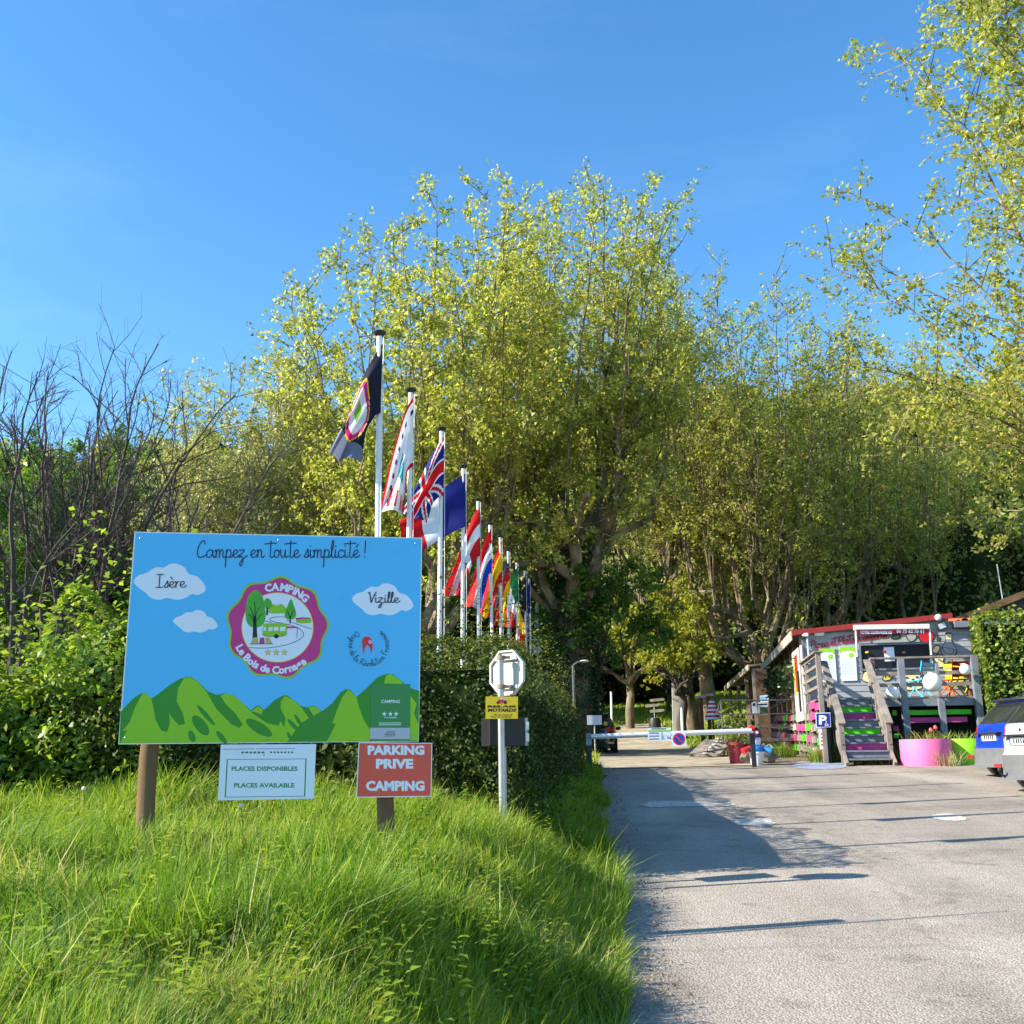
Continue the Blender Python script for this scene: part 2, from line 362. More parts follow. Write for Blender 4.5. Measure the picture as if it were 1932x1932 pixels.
M_BLUEP = mat('worn_blue_paint', (.17, .24, .42), rough=.85, var=.25, scale=6, dirt=((.34, .32, .30), 10., .44, .9))
tag(ground_patch('parking_bay_paint', [(1490, 1446), (1520, 1440), (1560, 1438), (1600, 1441), (1590, 1450), (1530, 1452)], M_BLUEP, .024), kind='structure')
# ------------------------------------------------------------------ leaf and bark materials
L_PLANE = leafmat('plane_leaf', [(.16, .20, .038), (.28, .31, .058), (.41, .41, .095), (.50, .47, .17)], trans=.58, tcol=1.5)
L_SPRING = leafmat('spring_leaf', [(.13, .17, .022), (.25, .28, .035), (.38, .36, .06)], trans=.58, tcol=1.5)
L_BRIGHT = leafmat('bright_leaf', [(.05, .14, .015), (.12, .26, .02), (.22, .36, .035)], trans=.42)
L_WOOD = leafmat('wood_leaf', [(.09, .13, .03), (.19, .23, .05), (.33, .35, .08)], trans=.45)
L_PALE = leafmat('pale_leaf', [(.30, .33, .12), (.42, .43, .18), (.54, .52, .27)], trans=.45)
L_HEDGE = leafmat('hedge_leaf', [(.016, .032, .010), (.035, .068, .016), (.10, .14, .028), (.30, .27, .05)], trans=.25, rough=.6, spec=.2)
L_BUSH = leafmat('bush_leaf', [(.07, .14, .016), (.18, .29, .03), (.34, .42, .06)], trans=.48)
L_MAPLE = leafmat('maple_leaf', [(.04, .10, .014), (.09, .18, .022), (.17, .27, .04)], trans=.45)
L_LAUREL = leafmat('laurel_leaf', [(.03, .07, .012), (.09, .16, .02), (.24, .29, .045)], trans=.3, rough=.5, spec=.35)
L_IVY = leafmat('ivy_leaf', [(.012, .03, .008), (.03, .065, .016), (.06, .11, .03)], trans=.15, rough=.35)
L_MAROON = leafmat('maroon_leaf', [(.035, .012, .010), (.07, .02, .015), (.11, .04, .02)], trans=.3)
B_PLANE = mat('plane_bark', (.21, .17, .11), rough=.85, var=.5, scale=3.2, bump=.5, bscale=9, spec=.2, stretch=(1, 1, .45), dirt=((.06, .05, .03), 2.6, .48, .95))
B_DARK = mat('dark_bark', (.085, .070, .062), rough=.9, var=.4, scale=5, bump=.5, spec=.15, stretch=(1, 1, .25))
B_PALE = mat('pale_bark', (.30, .26, .20), rough=.85, var=.4, scale=5, bump=.4, spec=.2, stretch=(1, 1, .3))
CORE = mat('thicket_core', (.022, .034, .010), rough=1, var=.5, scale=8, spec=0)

# ------------------------------------------------------------------ trees
def rot_about(v, k, a):
    return v * math.cos(a) + np.cross(k, v) * math.sin(a) + k * np.dot(k, v) * (1 - math.cos(a))
def bend_line(p, d, L, k, rng, wob=.08, rise=0.):
    pts = [np.array(p, float)]; d = unit(d)
    for _ in range(k):
        d = unit(d + rng.normal(size=3) * wob + np.array([0, 0, rise])); pts.append(pts[-1] + d * (L / k))
    return np.array(pts), d
def scatter_on(segs, n, rng, jit):
    """n points spread over a list of (p0, p1) by length"""
    a = np.array([s[0] for s in segs]); b = np.array([s[1] for s in segs]); w = np.linalg.norm(b - a, axis=1) * np.array([s[2] for s in segs])
    i = rng.choice(len(segs), n, p=w / w.sum()); t = rng.random(n)[:, None]
    return a[i] * (1 - t) + b[i] * t + rng.normal(size=(n, 3)) * jit
def crown(name, C, size, rng, m, parent, up=.35, bias=None, tri=False):
    V, Fq = (tri_leaves if tri else tint_leaves)(C, size * rng.uniform(.65, 1.3, len(C)), rng, up=up)
    t = np.clip(rng.normal(.5, .24, len(C)) + (0 if bias is None else bias), 0, 1)
    return np_mesh(name, V, [Fq], m, parent, tint=np.repeat(t, 3 if tri else 4))
def plane_tree(label, base, H, spread, seed, n_leaf, leaf=.132, trunk_h=4.5, r0=.45, limbs=5, lean=(0, 0), lm=None, bark=None, group='leafy plane trees', ivy=False, dens=1., cat='tree', name='plane_tree', knuck=.42, shoots=80, zbase=None, tri=True, gap=.36, shift=(0, 0), dome=.55, twig=1.):
    """trunk, knobbly limbs ending in knuckles, long shoots sweeping up from the knuckles to fill a domed crown"""
    rng = np.random.default_rng(seed); root = thing(name, label, cat, base, 0, group); tb = MB(); segs = []
    th = np.array([lean[0], lean[1], trunk_h]); zb = trunk_h * .9 if zbase is None else zbase
    tp = np.array([(0, 0, -.3), th * .35 + rng.normal(size=3) * .05, th * .7 + rng.normal(size=3) * .08, th])
    tb.tube(catmull(tp, 4), np.linspace(r0 * 1.15, r0 * .85, 13), 9)
    knuckles = []
    for i in range(limbs):
        az = 2 * math.pi * (i + rng.uniform(-.3, .3)) / limbs; rr = spread * knuck * rng.uniform(.5, 1.1); kz = trunk_h + rng.uniform(.06, .24) * H
        end = np.array([math.cos(az) * rr + th[0], math.sin(az) * rr + th[1], kz]); st = th * rng.uniform(.84, 1)
        mid = (st + end) / 2 + np.array([0, 0, -.05 * H]) * rng.uniform(.2, 1) + rng.normal(size=3) * .25
        ln = catmull([st, mid, (mid + end) / 2 + rng.normal(size=3) * .25, end], 4)
        tb.tube(ln, np.linspace(r0 * .5, r0 * .26, len(ln)) * (1 + .12 * rng.normal(size=len(ln))), 7); knuckles.append((end, r0 * .26))
        for j in range(2):
            q = ln[int(len(ln) * rng.uniform(.35, .8))]; d = unit(np.array([math.cos(az + rng.uniform(-1, 1)), math.sin(az + rng.uniform(-1, 1)), rng.uniform(.3, 1.3)]))
            l2, _ = bend_line(q, d, rng.uniform(1.2, 2.8) * H / 22, 4, rng, .16); tb.tube(l2, np.linspace(r0 * .3, r0 * .18, 5) * (1 + .12 * rng.normal(size=5)), 6); knuckles.append((l2[-1], r0 * .18))
    kp = np.array([q[0] for q in knuckles]); kr = [q[1] for q in knuckles]
    for p, r in zip(kp, kr): tb.sphere(p, r * 1.2, 7)
    load = np.zeros(len(kp))
    for j in range(shoots):
        d = rng.normal(size=3); d /= np.linalg.norm(d); r = rng.uniform(.30, 1.) ** (1 / 3); zz = d[2] * r; hr = math.hypot(d[0], d[1]) * r
        az = math.atan2(d[1], d[0]); lob = 1 + .16 * math.sin(az * 3 + seed) + .10 * math.sin(az * 5 + seed * 2 + zz * 3)
        tg = np.array([math.cos(az) * spread * lob * hr ** dome * (1 - max(0, zz) ** 3 * .25) + th[0] + shift[0] * (zz + 1) * .5, math.sin(az) * spread * lob * hr ** dome + th[1] + shift[1], (H + zb) / 2 + (H - zb) / 2 * zz * (.92 + .08 * lob)])
        w = np.hypot(kp[:, 0] - tg[0] * .5, kp[:, 1] - tg[1] * .5) + .35 * load + np.maximum(0, kp[:, 2] - tg[2] + .5) * 1.2; i = int(np.argmin(w)); load[i] += 1
        p0 = kp[i]; v = tg - p0; L = np.linalg.norm(v); p1 = p0 + np.array([0, 0, 1.]) * L * .30 + v * .28
        k = 8; tt = np.linspace(0, 1, k + 1)[:, None]; ln = p0 * (1 - tt) ** 2 + 2 * p1 * tt * (1 - tt) + tg * tt ** 2; ln[1:-1] += rng.normal(size=(k - 1, 3)) * .07
        tb.tube(ln, np.linspace(min(kr[i] * rng.uniform(.35, .65), .012 + L * .008), .010, k + 1), 5, caps=False)
        segs += [(ln[-3], ln[-2], 1.5), (ln[-2], ln[-1], 2.)]
        nt = max(3, int(L * 1.9 * dens))
        for q in range(nt):
            t = (q + rng.random()) / nt
            if t < .12: continue
            x = t * k; i0 = min(int(x), k - 1); pt = ln[i0] + (ln[i0 + 1] - ln[i0]) * (x - i0); sdv = unit(ln[i0 + 1] - ln[i0])
            sidev = unit(np.cross(sdv, rng.normal(size=3))); td = unit(sdv * rng.uniform(.25, .9) + sidev); tl = rng.uniform(.7, 2.3) * (1.1 - .45 * t) * H / 22 * twig
            tw, d2 = bend_line(pt, td, tl, 2, rng, .10, .08)
            tb.tube(tw, np.linspace(.014, .005, 3) * (1 + H / 60), 3, caps=False); segs += [(tw[0] * .5 + tw[1] * .5, tw[1], .9), (tw[1], tw[2], 1.5)]
            for w_ in range(3):
                pt2 = tw[0] + (tw[2] - tw[0]) * rng.uniform(.3, .95); e2 = pt2 + unit(d2 + rng.normal(size=3) * .8) * tl * rng.uniform(.35, .6)
                if w_ < 1: tb.tube([pt2, e2], [.008, .004], 3, caps=False)
                segs.append((pt2, e2, 1.4))
    tb.build('trunk', bark or B_PLANE, root, smooth=True)
    C = scatter_on(segs, n_leaf // 4, rng, .09); C = np.repeat(C, 4, 0) + rng.normal(size=(len(C) * 4, 3)) * leaf * .62      # leaves grow in small bunches
    cell = vnoise(C[:, 0] * .9 + C[:, 2] * .3, C[:, 1] * .9 - C[:, 2] * .8, seed); C = C[cell + rng.random(len(C)) * .6 > gap]
    crown('crown', C, leaf, rng, lm or L_PLANE, root, up=.4, tri=tri)
    if ivy:
        n = 9000; zz = rng.random(n) ** .8 * (trunk_h + 2.6); a = rng.random(n) * 6.283
        ctr = np.stack([np.interp(zz, [0, trunk_h], [0, th[0]]), np.interp(zz, [0, trunk_h], [0, th[1]])], -1)
        rr = r0 * 1.15 + np.abs(rng.normal(0, .13, n)) + .18 * vnoise(a * 2, zz, 5)
        CI = np.stack([ctr[:, 0] + np.cos(a) * rr, ctr[:, 1] + np.sin(a) * rr, zz], -1)
        crown('ivy', CI, .13, rng, L_IVY, root, up=.2)['label'] = 'dark ivy wrapped round the trunk'
    return root
def twig_tree(label, base, H, seed, stems=4, spread=.35, leaves=0, lm=None, leaf=.12, bark=None, group=None, name='bare_tree', depth=4, r0=.09, pale=False, steep=.0):
    """slim leafless (or barely leafed) tree, several stems from one stool"""
    rng = np.random.default_rng(seed); root = thing(name, label, 'tree', base, 0, group); tb = MB(); segs = []
    def grow(p, d, L, r, lev):
        k = (5, 5, 4, 3, 2, 1)[min(lev, 5)]; ln, d2 = bend_line(p, d, L, k, rng, .13 if lev > 1 else .07, .05 + steep)
        tb.tube(ln, np.linspace(r, r * .6, k + 1), 6 if lev < 2 else (4 if lev < 3 else 3), caps=False)
        if lev >= depth - 1:
            for a, b in zip(ln[:-1], ln[1:]): segs.append((a, b, 1.))
        if lev >= depth: return
        for c in range((5, 5, 4, 4, 3)[min(lev, 4)]):
            t = rng.uniform(.35, 1.) if lev > 1 else rng.uniform(.6, 1); x = t * k; i0 = min(int(x), k - 1); pt = ln[i0] + (ln[i0 + 1] - ln[i0]) * (x - i0)
            a = rng.uniform(.35, 1.0); nd = unit(rot_about(d2, unit(np.cross(d2, rng.normal(size=3))), a) + np.array([0, 0, .10]))
            grow(pt, nd, L * rng.uniform(.38, .62), max(r * .46, .0026), lev + 1)
        if lev < 3: grow(ln[-1], unit(d2 + rng.normal(size=3) * .15), L * .55, r * .6, lev + 1)
    for s in range(stems):
        az = 6.283 * (s + rng.random() * .6) / stems; d = np.array([math.cos(az) * spread * rng.uniform(.3, 1.2), math.sin(az) * spread * rng.uniform(.3, 1.2), 1])
        grow(np.array([math.cos(az) * .25, math.sin(az) * .25, -.2]), d, H * rng.uniform(.42, .52), r0 * rng.uniform(.7, 1.1), 1 if stems > 2 else 0)
    tb.build('trunk', bark or B_DARK, root, smooth=True)
    if leaves:
        C = scatter_on(segs, leaves, rng, .12); crown('crown', C, leaf, rng, lm, root, up=.3)
    return root
def at_ground(u, D):
    x = P(u, 1330, D)[0]; return (x, D, g1(x, D))
def Htop(u, v, D):                  # height above the ground of what shows at pixel (u, v), D metres out
    q = P(u, v, D); return q[2] - g1(q[0], D)
def replant(proto, label, base, scale, rz, group=None):
    r = copy_tree(proto); r.location = base; r.rotation_euler = (0, 0, rz); r.scale = (scale[0], scale[0], scale[1]); r['label'] = label
    if group: r['group'] = group
    return r
t_ = at_ground(1086, 36); plane_tree('tall plane tree with dark ivy wrapped round its forked trunk', t_, Htop(1040, 268, 36) * .95, 4.7, 11, 58000, trunk_h=4.4, r0=.55, limbs=8, ivy=True, lean=(.1, 0), shoots=85, zbase=5.5)
t_ = at_ground(825, 33); plane_tree('broad plane tree behind the first flagpoles, leaning out to the left', t_, Htop(820, 295, 33) * .95, 5.7, 12, 66000, trunk_h=3.8, r0=.40, limbs=9, lean=(-.3, 0), shoots=100, zbase=4.2)
t_ = at_ground(1308, 46); plane_tree('plane tree with a pointed top, its trunk leaning over the campsite lane', t_, Htop(1210, 320, 46) * .97, 4.3, 13, 32000, trunk_h=4.6, r0=.36, limbs=7, shoots=65, zbase=6.5, lean=(-1.1, 0), shift=(-1.6, 0))
protos = []
for i, (u, D, v, lab) in enumerate(((1440, 44.5, 500, 'pollarded plane tree behind the low end of the wooden terrace'), (1555, 48, 520, 'pollarded plane tree rising over the corner of the red roof'),
        (1335, 50, 470, 'plane tree above the end of the campsite lane'), (1665, 52, 540, 'pollarded plane tree behind the middle of the red roof'), (1790, 56, 680, 'lower plane tree behind the grey gable'))):
    t_ = at_ground(u, D); h = Htop(u, v, D)
    if i < 2: protos.append((plane_tree(lab, t_, h, 4.4, 30 + i, 27000, trunk_h=2.4, r0=.34, limbs=8, shoots=75, knuck=.6, zbase=3.4), h))
    else: pr, ph = protos[i % 2]; replant(pr, lab, t_, (1.05, h / ph), 1.3 + i * 1.9)
t_ = at_ground(2470, 25); plane_tree('big plane tree reaching in from the right over the parking area', t_, 27, 9.4, 51, 150000, leaf=.135, trunk_h=4.0, r0=.5, limbs=10, shoots=130, zbase=4.5, knuck=.35, gap=.40)
protos = []
for i, (u, D, v, lab) in enumerate(((640, 53, 690, 'small yellow-green tree beside the broad plane tree'), (170, 53, 790, 'bright green tree behind the bare trees'), (560, 56, 790, 'yellow-green tree over the slogan of the campsite board'),
        (30, 52, 810, 'bright green tree at the left edge behind the bare trees'), (430, 55, 800, 'yellow-green tree behind the two pale slender trees'), (730, 55, 770, 'yellow-green tree behind the black flag'), (300, 54, 800, 'dull green tree between the bare trees and the pale trees'))):
    t_ = at_ground(u, D); h = Htop(u, v, D)
    if i < 2: protos.append((plane_tree(lab, t_, h, 4.8, 70 + i, 50000, leaf=.17, trunk_h=2.0, r0=.2, limbs=7, lm=L_BRIGHT if i else L_SPRING, bark=B_DARK, group='trees at the foot of the hill', name='broadleaf_tree', dens=.8, shoots=60, zbase=1.5), h))
    else: pr, ph = protos[1 if i == 3 else 0]; replant(pr, lab, t_, (1.0, h / ph), i * 1.7)
for i, (u, D, v) in enumerate(((365, 34, 640), (475, 34.5, 635), (545, 35.5, 690))):
    t_ = at_ground(u, D); plane_tree(('pale slender tree next to the bare trees', 'tall pale slender tree above the slogan on the board', 'short pale slender tree next to the broad plane tree')[i], t_, Htop(u, v, D) * .99, 2.0, 90 + i, 13000, leaf=.11, trunk_h=5., r0=.16, limbs=5, lm=L_PALE, bark=B_PALE, group='pale slender trees', name='slender_tree', dens=1.3, shoots=42, zbase=5, knuck=.3, gap=.45)
for i, (u, D, v, st) in enumerate(((45, 17, 640, 4), (140, 18, 650, 4), (235, 19, 720, 4))):
    t_ = at_ground(u, D); twig_tree(('bare dark tree at the left edge of the picture', 'bare dark many-stemmed tree, the middle of three', 'bare dark tree spreading behind the corner of the board')[i], t_, Htop(u, v, D) * 1.06, 120 + i, stems=st, spread=.42, bark=B_DARK, group='bare trees', depth=5, r0=.065)
print('trees', time.time() - T0)
# understorey trees inside the campsite
t_ = at_ground(1128, 36.5); plane_tree('small bright green maple growing by the parked black car', t_, 7.4, 3.1, 141, 8500, leaf=.17, trunk_h=3.0, r0=.13, limbs=6, lm=L_MAPLE, bark=B_DARK, group='small trees in the campsite', name='maple_tree', shoots=34, zbase=2.6, tri=False)
t_ = at_ground(1188, 50); plane_tree('young tree with a pale painted trunk foot on the grassy rise', t_, 7.0, 2.8, 142, 6000, leaf=.18, trunk_h=2.3, r0=.2, limbs=6, lm=L_SPRING, group='small trees in the campsite', name='young_tree', shoots=30, zbase=2.4)
t_ = at_ground(1287, 44); plane_tree('dark crooked tree beside the striped cone', t_, 7.0, 2.2, 143, 5000, leaf=.18, trunk_h=2.0, r0=.2, limbs=6, bark=B_DARK, lm=L_SPRING, group='small trees in the campsite', name='crooked_tree', shoots=30, zbase=2.6)
t_ = at_ground(1262, 60); plane_tree('dark maroon-leaved shrub tree deep in the campsite', t_, 5.5, 2.6, 144, 8000, leaf=.2, trunk_h=1.2, r0=.12, limbs=6, lm=L_MAROON, bark=B_DARK, group='small trees in the campsite', name='maroon_tree', shoots=26, zbase=1.4)
# ------------------------------------------------------------------ wooded hillside
def wood(name, spots, n_per, leaf, lm, seed, core=True):
    rng = np.random.default_rng(seed); Cs = []; outs = []; Ts = []; cb = MB()
    for (x, y, r, h) in spots:
        n = int(n_per * rng.uniform(.8, 1.2)); d = rng.normal(size=(n, 3)); d /= np.linalg.norm(d, axis=1)[:, None]
        rad = 1 - np.abs(rng.normal(0, .16, n)); lump = .72 + .5 * vnoise(np.arctan2(d[:, 1], d[:, 0]) * 1.6 + x, d[:, 2] * 2.5 + y, 9)
        z0 = g1(x, y); c = np.array([x, y, z0 + h * .58])
        Cs.append(c + d * (rad * lump)[:, None] * np.array([r, r, h * .5])); outs.append(d * .8); Ts.append(np.clip(rng.normal(rng.uniform(.25, .75), .2, n), 0, 1))
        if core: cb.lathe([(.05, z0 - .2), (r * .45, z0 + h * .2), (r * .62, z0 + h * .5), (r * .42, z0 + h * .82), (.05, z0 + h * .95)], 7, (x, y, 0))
    C = np.vstack(Cs); V, Fq = tint_leaves(C, leaf * rng.uniform(.6, 1.4, len(C)), rng, up=.2, out=np.vstack(outs)); t = np.concatenate(Ts)
    o = np_mesh(name, V, [Fq], lm, tint=np.repeat(t, 4))
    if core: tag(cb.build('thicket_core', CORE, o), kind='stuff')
    return o
rng = np.random.default_rng(5); spots = []
y = 76.
while y < 196:
    step = 6.5 + (y - 76) * .03; x = -.62 * y - 12
    while x < .62 * y + 14:
        spots.append((x + rng.uniform(-2.2, 2.2), y + rng.uniform(-2.5, 2.5), rng.uniform(3.4, 5.2), rng.uniform(8, 13))); x += step
    y += step * .95
print('hill trees', len(spots))
tag(wood('hillside_wood', spots, 250, .95, L_WOOD, 6), 'green wood covering the hillside behind the campsite', 'wood', kind='stuff')
rng = np.random.default_rng(8); spots = []
for u0, u1, D0, D1, n, h0, h1, r in ((-150, 1000, 57, 72, 85, 6, 10, 2.6), (980, 1480, 68, 75, 46, 5, 9, 2.4), (1450, 2150, 52, 72, 60, 6, 11, 2.8)):
    for _ in range(n):
        D = rng.uniform(D0, D1); x = P(rng.uniform(u0, u1), 1330, D)[0]; spots.append((x, D, r * rng.uniform(.7, 1.3), rng.uniform(h0, h1)))
tag(wood('undergrowth', spots, 520, .30, L_WOOD, 7), 'dark undergrowth filling the wood below the tall trees', 'undergrowth', kind='stuff')
rng = np.random.default_rng(9); spots = []
for _ in range(46):
    D = rng.uniform(25, 37); x = P(rng.uniform(-250, 640), 1330, D)[0]; spots.append((x, D, 1.9 * rng.uniform(.7, 1.3), rng.uniform(2.4, 4.4)))
tag(wood('thicket', spots, 900, .17, L_WOOD, 8), 'dim green thicket between the bushes and the tall trees', 'thicket', kind='stuff')
print('woods', time.time() - T0)
# ------------------------------------------------------------------ hedges and bushes
def hedge(name, label, cat, path, width, height, n, leaf, lm, seed, lump=.18, up=.3, tb=0., group=None, spray=.06):
    """leafy hedge along a ground path; a dark core inside"""
    rng = np.random.default_rng(seed); path = np.asarray(path, float); seg = np.linalg.norm(np.diff(path, axis=0), axis=1); L = seg.sum(); cum = np.concatenate([[0], np.cumsum(seg)])
    base = np.array([path[0][0], path[0][1], g1(*path[0])]); root = thing(name, label, cat, base, 0, group)
    def frame(s):
        x = np.interp(s, cum, path[:, 0]); y = np.interp(s, cum, path[:, 1]); i = np.clip(np.searchsorted(cum, s, 'right') - 1, 0, len(seg) - 1)
        d = np.diff(path, axis=0)[i] / seg[i][:, None]; return x, y, d
    hf = height if callable(height) else (lambda s: 0 * s + height)
    s = rng.uniform(-.15, L + .15, n); sc = np.clip(s, 0, L); x, y, d = frame(sc); h = hf(sc); w = width / 2
    per = 2 * h + width; q = rng.random(n) * per; off = np.where(q < h, -w, np.where(q < h + width, q - h - w, w)); zz = np.where(q < h, q, np.where(q < h + width, h, per - q))
    nx = np.where(q < h, -1., np.where(q < h + width, 0., 1.)); nzv = np.where((q >= h) & (q < h + width), 1., 0.)
    corner = np.clip((zz / h - .8) / .2, 0, 1) * np.abs(nx); off = off * (1 - .18 * corner)
    ends = rng.random(n) < (2 * width / (L * 2 + 2 * width)); s_end = np.where(rng.random(n) < .5, 0, L)
    sc = np.where(ends, s_end, sc); x, y, d = frame(sc); h2 = hf(sc); off = np.where(ends, rng.uniform(-w, w, n), off); zz = np.where(ends, rng.random(n) * h2, zz)
    ev = np.where(ends, np.where(s_end > 0, 1., -1.), 0.); nx = np.where(ends, 0, nx); nzv = np.where(ends, 0, nzv)
    lumpv = lump * (vnoise(sc * 1.3 + zz, zz * 1.5 + off * 1.1, seed) * 2 - 1) + lump * .5 * (vnoise(sc * 3.7, zz * 3.3 + off * 3, seed + 1) * 2 - 1)
    push = lumpv - np.abs(rng.normal(0, .05, n)) + np.where(rng.random(n) < .12, rng.random(n) * spray * 3, 0) * (.4 + nzv)
    perp = np.stack([d[:, 1], -d[:, 0]], -1)
    C = np.stack([x + perp[:, 0] * (off + nx * push) + d[:, 0] * ev * push, y + perp[:, 1] * (off + nx * push) + d[:, 1] * ev * push, zz + nzv * push], -1)
    C[:, 2] += G(C[:, 0], C[:, 1]); C = C - base
    out = np.stack([perp[:, 0] * nx + d[:, 0] * ev, perp[:, 1] * nx + d[:, 1] * ev, nzv], -1)
    V, Fq = tint_leaves(C, leaf * rng.uniform(.6, 1.35, n), rng, up=up, out=out * .7)
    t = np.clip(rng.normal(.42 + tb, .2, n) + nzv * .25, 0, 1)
    np_mesh('foliage', V, [Fq], lm, root, tint=np.repeat(t, 4))
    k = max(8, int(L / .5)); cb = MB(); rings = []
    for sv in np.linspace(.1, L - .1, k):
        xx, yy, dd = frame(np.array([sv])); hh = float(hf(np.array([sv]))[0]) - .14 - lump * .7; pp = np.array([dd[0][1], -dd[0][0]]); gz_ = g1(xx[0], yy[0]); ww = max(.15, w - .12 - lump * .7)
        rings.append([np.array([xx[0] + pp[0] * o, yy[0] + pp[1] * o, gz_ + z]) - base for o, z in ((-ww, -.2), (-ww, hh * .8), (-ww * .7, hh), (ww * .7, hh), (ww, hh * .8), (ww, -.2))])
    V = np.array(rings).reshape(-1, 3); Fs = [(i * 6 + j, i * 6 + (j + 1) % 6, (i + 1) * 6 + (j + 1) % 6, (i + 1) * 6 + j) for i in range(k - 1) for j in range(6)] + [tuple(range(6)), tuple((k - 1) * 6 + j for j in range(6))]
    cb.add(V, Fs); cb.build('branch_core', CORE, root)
    return root
hx = lambda yy: .12 + .075 * yy - 1.42 + (yy - 10) * .012
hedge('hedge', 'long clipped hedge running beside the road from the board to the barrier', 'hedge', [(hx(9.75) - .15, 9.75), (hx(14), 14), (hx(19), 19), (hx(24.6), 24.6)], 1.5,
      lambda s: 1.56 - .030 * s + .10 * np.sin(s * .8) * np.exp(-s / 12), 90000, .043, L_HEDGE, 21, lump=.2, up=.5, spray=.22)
hedge('bush', 'dense dark shrub hidden behind the campsite board', 'bush', [(-4.6, 12.2), (-1.4, 11.6)], 1.6, lambda s: 1.6 + .25 * np.sin(s * 2), 15000, .075, L_HEDGE, 22, lump=.2, up=.4, group='bushes behind the board')
hedge('bush', 'sunlit leafy bush left of the campsite board', 'bush', [(-8.2, 11.6), (-6.2, 11.9), (-3.7, 12.2)], 1.7, lambda s: 1.75 + .35 * np.sin(s * 1.7 + 1) + .12 * np.sin(s * 5), 34000, .085, L_BUSH, 23, lump=.6, up=.6, tb=.14, group='bushes behind the board', spray=.25)
hedge('laurel_hedge', 'tall glossy laurel hedge behind the parked cars', 'hedge', [(11.55, 25.7), (15.1, 24.7), (21, 23.2)], 1.6, 3.4, 30000, .125, L_LAUREL, 24, lump=.12, up=.35, tb=.30)
# ------------------------------------------------------------------ grass
def blades(X, Y, H, Wd, rng, bias=(0, 0), stiff=1.):
    n = len(X); Z = G(X, Y) - .02; az = rng.random(n) * 6.283; wdir = np.stack([np.cos(az), np.sin(az), 0 * az], -1)
    la = rng.random(n) * 6.283; ln = np.abs(rng.normal(.38, .32, n))[:, None]; lean = np.stack([np.cos(la), np.sin(la), 0 * la], -1) * ln + bias
    B = np.stack([X, Y, Z], -1); V = np.empty((n, 5, 3)); upv = np.array([0, 0, 1.])
    for j, (t, wf) in enumerate(((0, 1.), (.5, .85))):
        c = B + H[:, None] * (upv * (t - .22 * ln * t * t) + lean * t * t * .8); V[:, 2 * j] = c - wdir * (Wd * wf)[:, None]; V[:, 2 * j + 1] = c + wdir * (Wd * wf)[:, None]
    V[:, 4] = B + H[:, None] * (upv * (1 - .30 * ln) + lean * .9)
    i = np.arange(n)[:, None] * 5
    return V.reshape(-1, 3), i + np.array([0, 1, 3, 2]), i + np.array([2, 3, 4])
L_GRASS = leafmat('grass_blade', [(.055, .115, .014), (.11, .22, .018), (.20, .32, .026), (.34, .41, .05), (.48, .41, .19)], trans=.42, rough=.5, spec=.3, tcol=1.3)
def grass(name, label, X, Y, rng, hmul=1., wmul=1., dry=.03, lift=0.):
    n = len(X); tall = vnoise(X * .9 + 3, Y * .9, 2) * .55 + vnoise(X * 2.6, Y * 2.6, 4) * .45
    H = (.11 + .45 * tall ** 1.7) * rng.uniform(.45, 1.25, n) * hmul
    dist = np.hypot(X, Y); Wd = (.0017 + .00034 * dist) * rng.uniform(.6, 1.7, n) * wmul
    # neighbours in a tuft lean the same way
    ta = vnoise(X * 3.1, Y * 3.1, 21) * 12.6; tl = .5 * vnoise(X * 2.2, Y * 2.2, 22)
    V, q, t = blades(X, Y, H, Wd, rng, bias=np.stack([.13 + np.cos(ta) * tl, -.04 + np.sin(ta) * tl, 0 * ta], -1))
    zone = vnoise(X * .55 + 9, Y * .55, 7); fine = vnoise(X * 2.7, Y * 2.7, 31)
    tint = np.clip(rng.normal(.42 + lift, .19, n) + (zone - .5) * .35 + (fine - .5) * .25, 0, .78); isdry = rng.random(n) < dry * (.2 + 3.5 * vnoise(X * 1.1, Y * 1.1, 11) ** 3); tint[isdry] = rng.uniform(.85, 1, isdry.sum())
    return tag(np_mesh(name, V, [q, t], L_GRASS, tint=np.repeat(tint, 5)), label, 'grass', kind='stuff')
rng = np.random.default_rng(77)
def field(n, y0, y1, keep):
    yy = y0 * (y1 / y0) ** rng.random(n * 2); xx = rng.uniform(-.66, .22, n * 2) * yy - .3 + rng.normal(0, .2, n * 2); k = keep(xx, yy); return xx[k][:n], yy[k][:n]
X, Y = field(205000, 2.7, 12.6, lambda x, y: (x < edge_x(y) - .02 + .08 * vnoise(x * 3, y * 3)) & (rng.random(len(x)) < .55 + .45 * vnoise(x * 2.1, y * 2.1, 13)))
grass('grass', 'tall spring grass on the bank round the signs', X, Y, rng, dry=.10)
X, Y = field(5200, 2.7, 11.5, lambda x, y: (x < edge_x(y) - .1) & (vnoise(x * 1.2, y * 1.2, 17) > .45))
grass('tall_grass', 'scattered tall stems standing above the other grass', X, Y, rng, hmul=1.6, wmul=1.05, dry=.3)
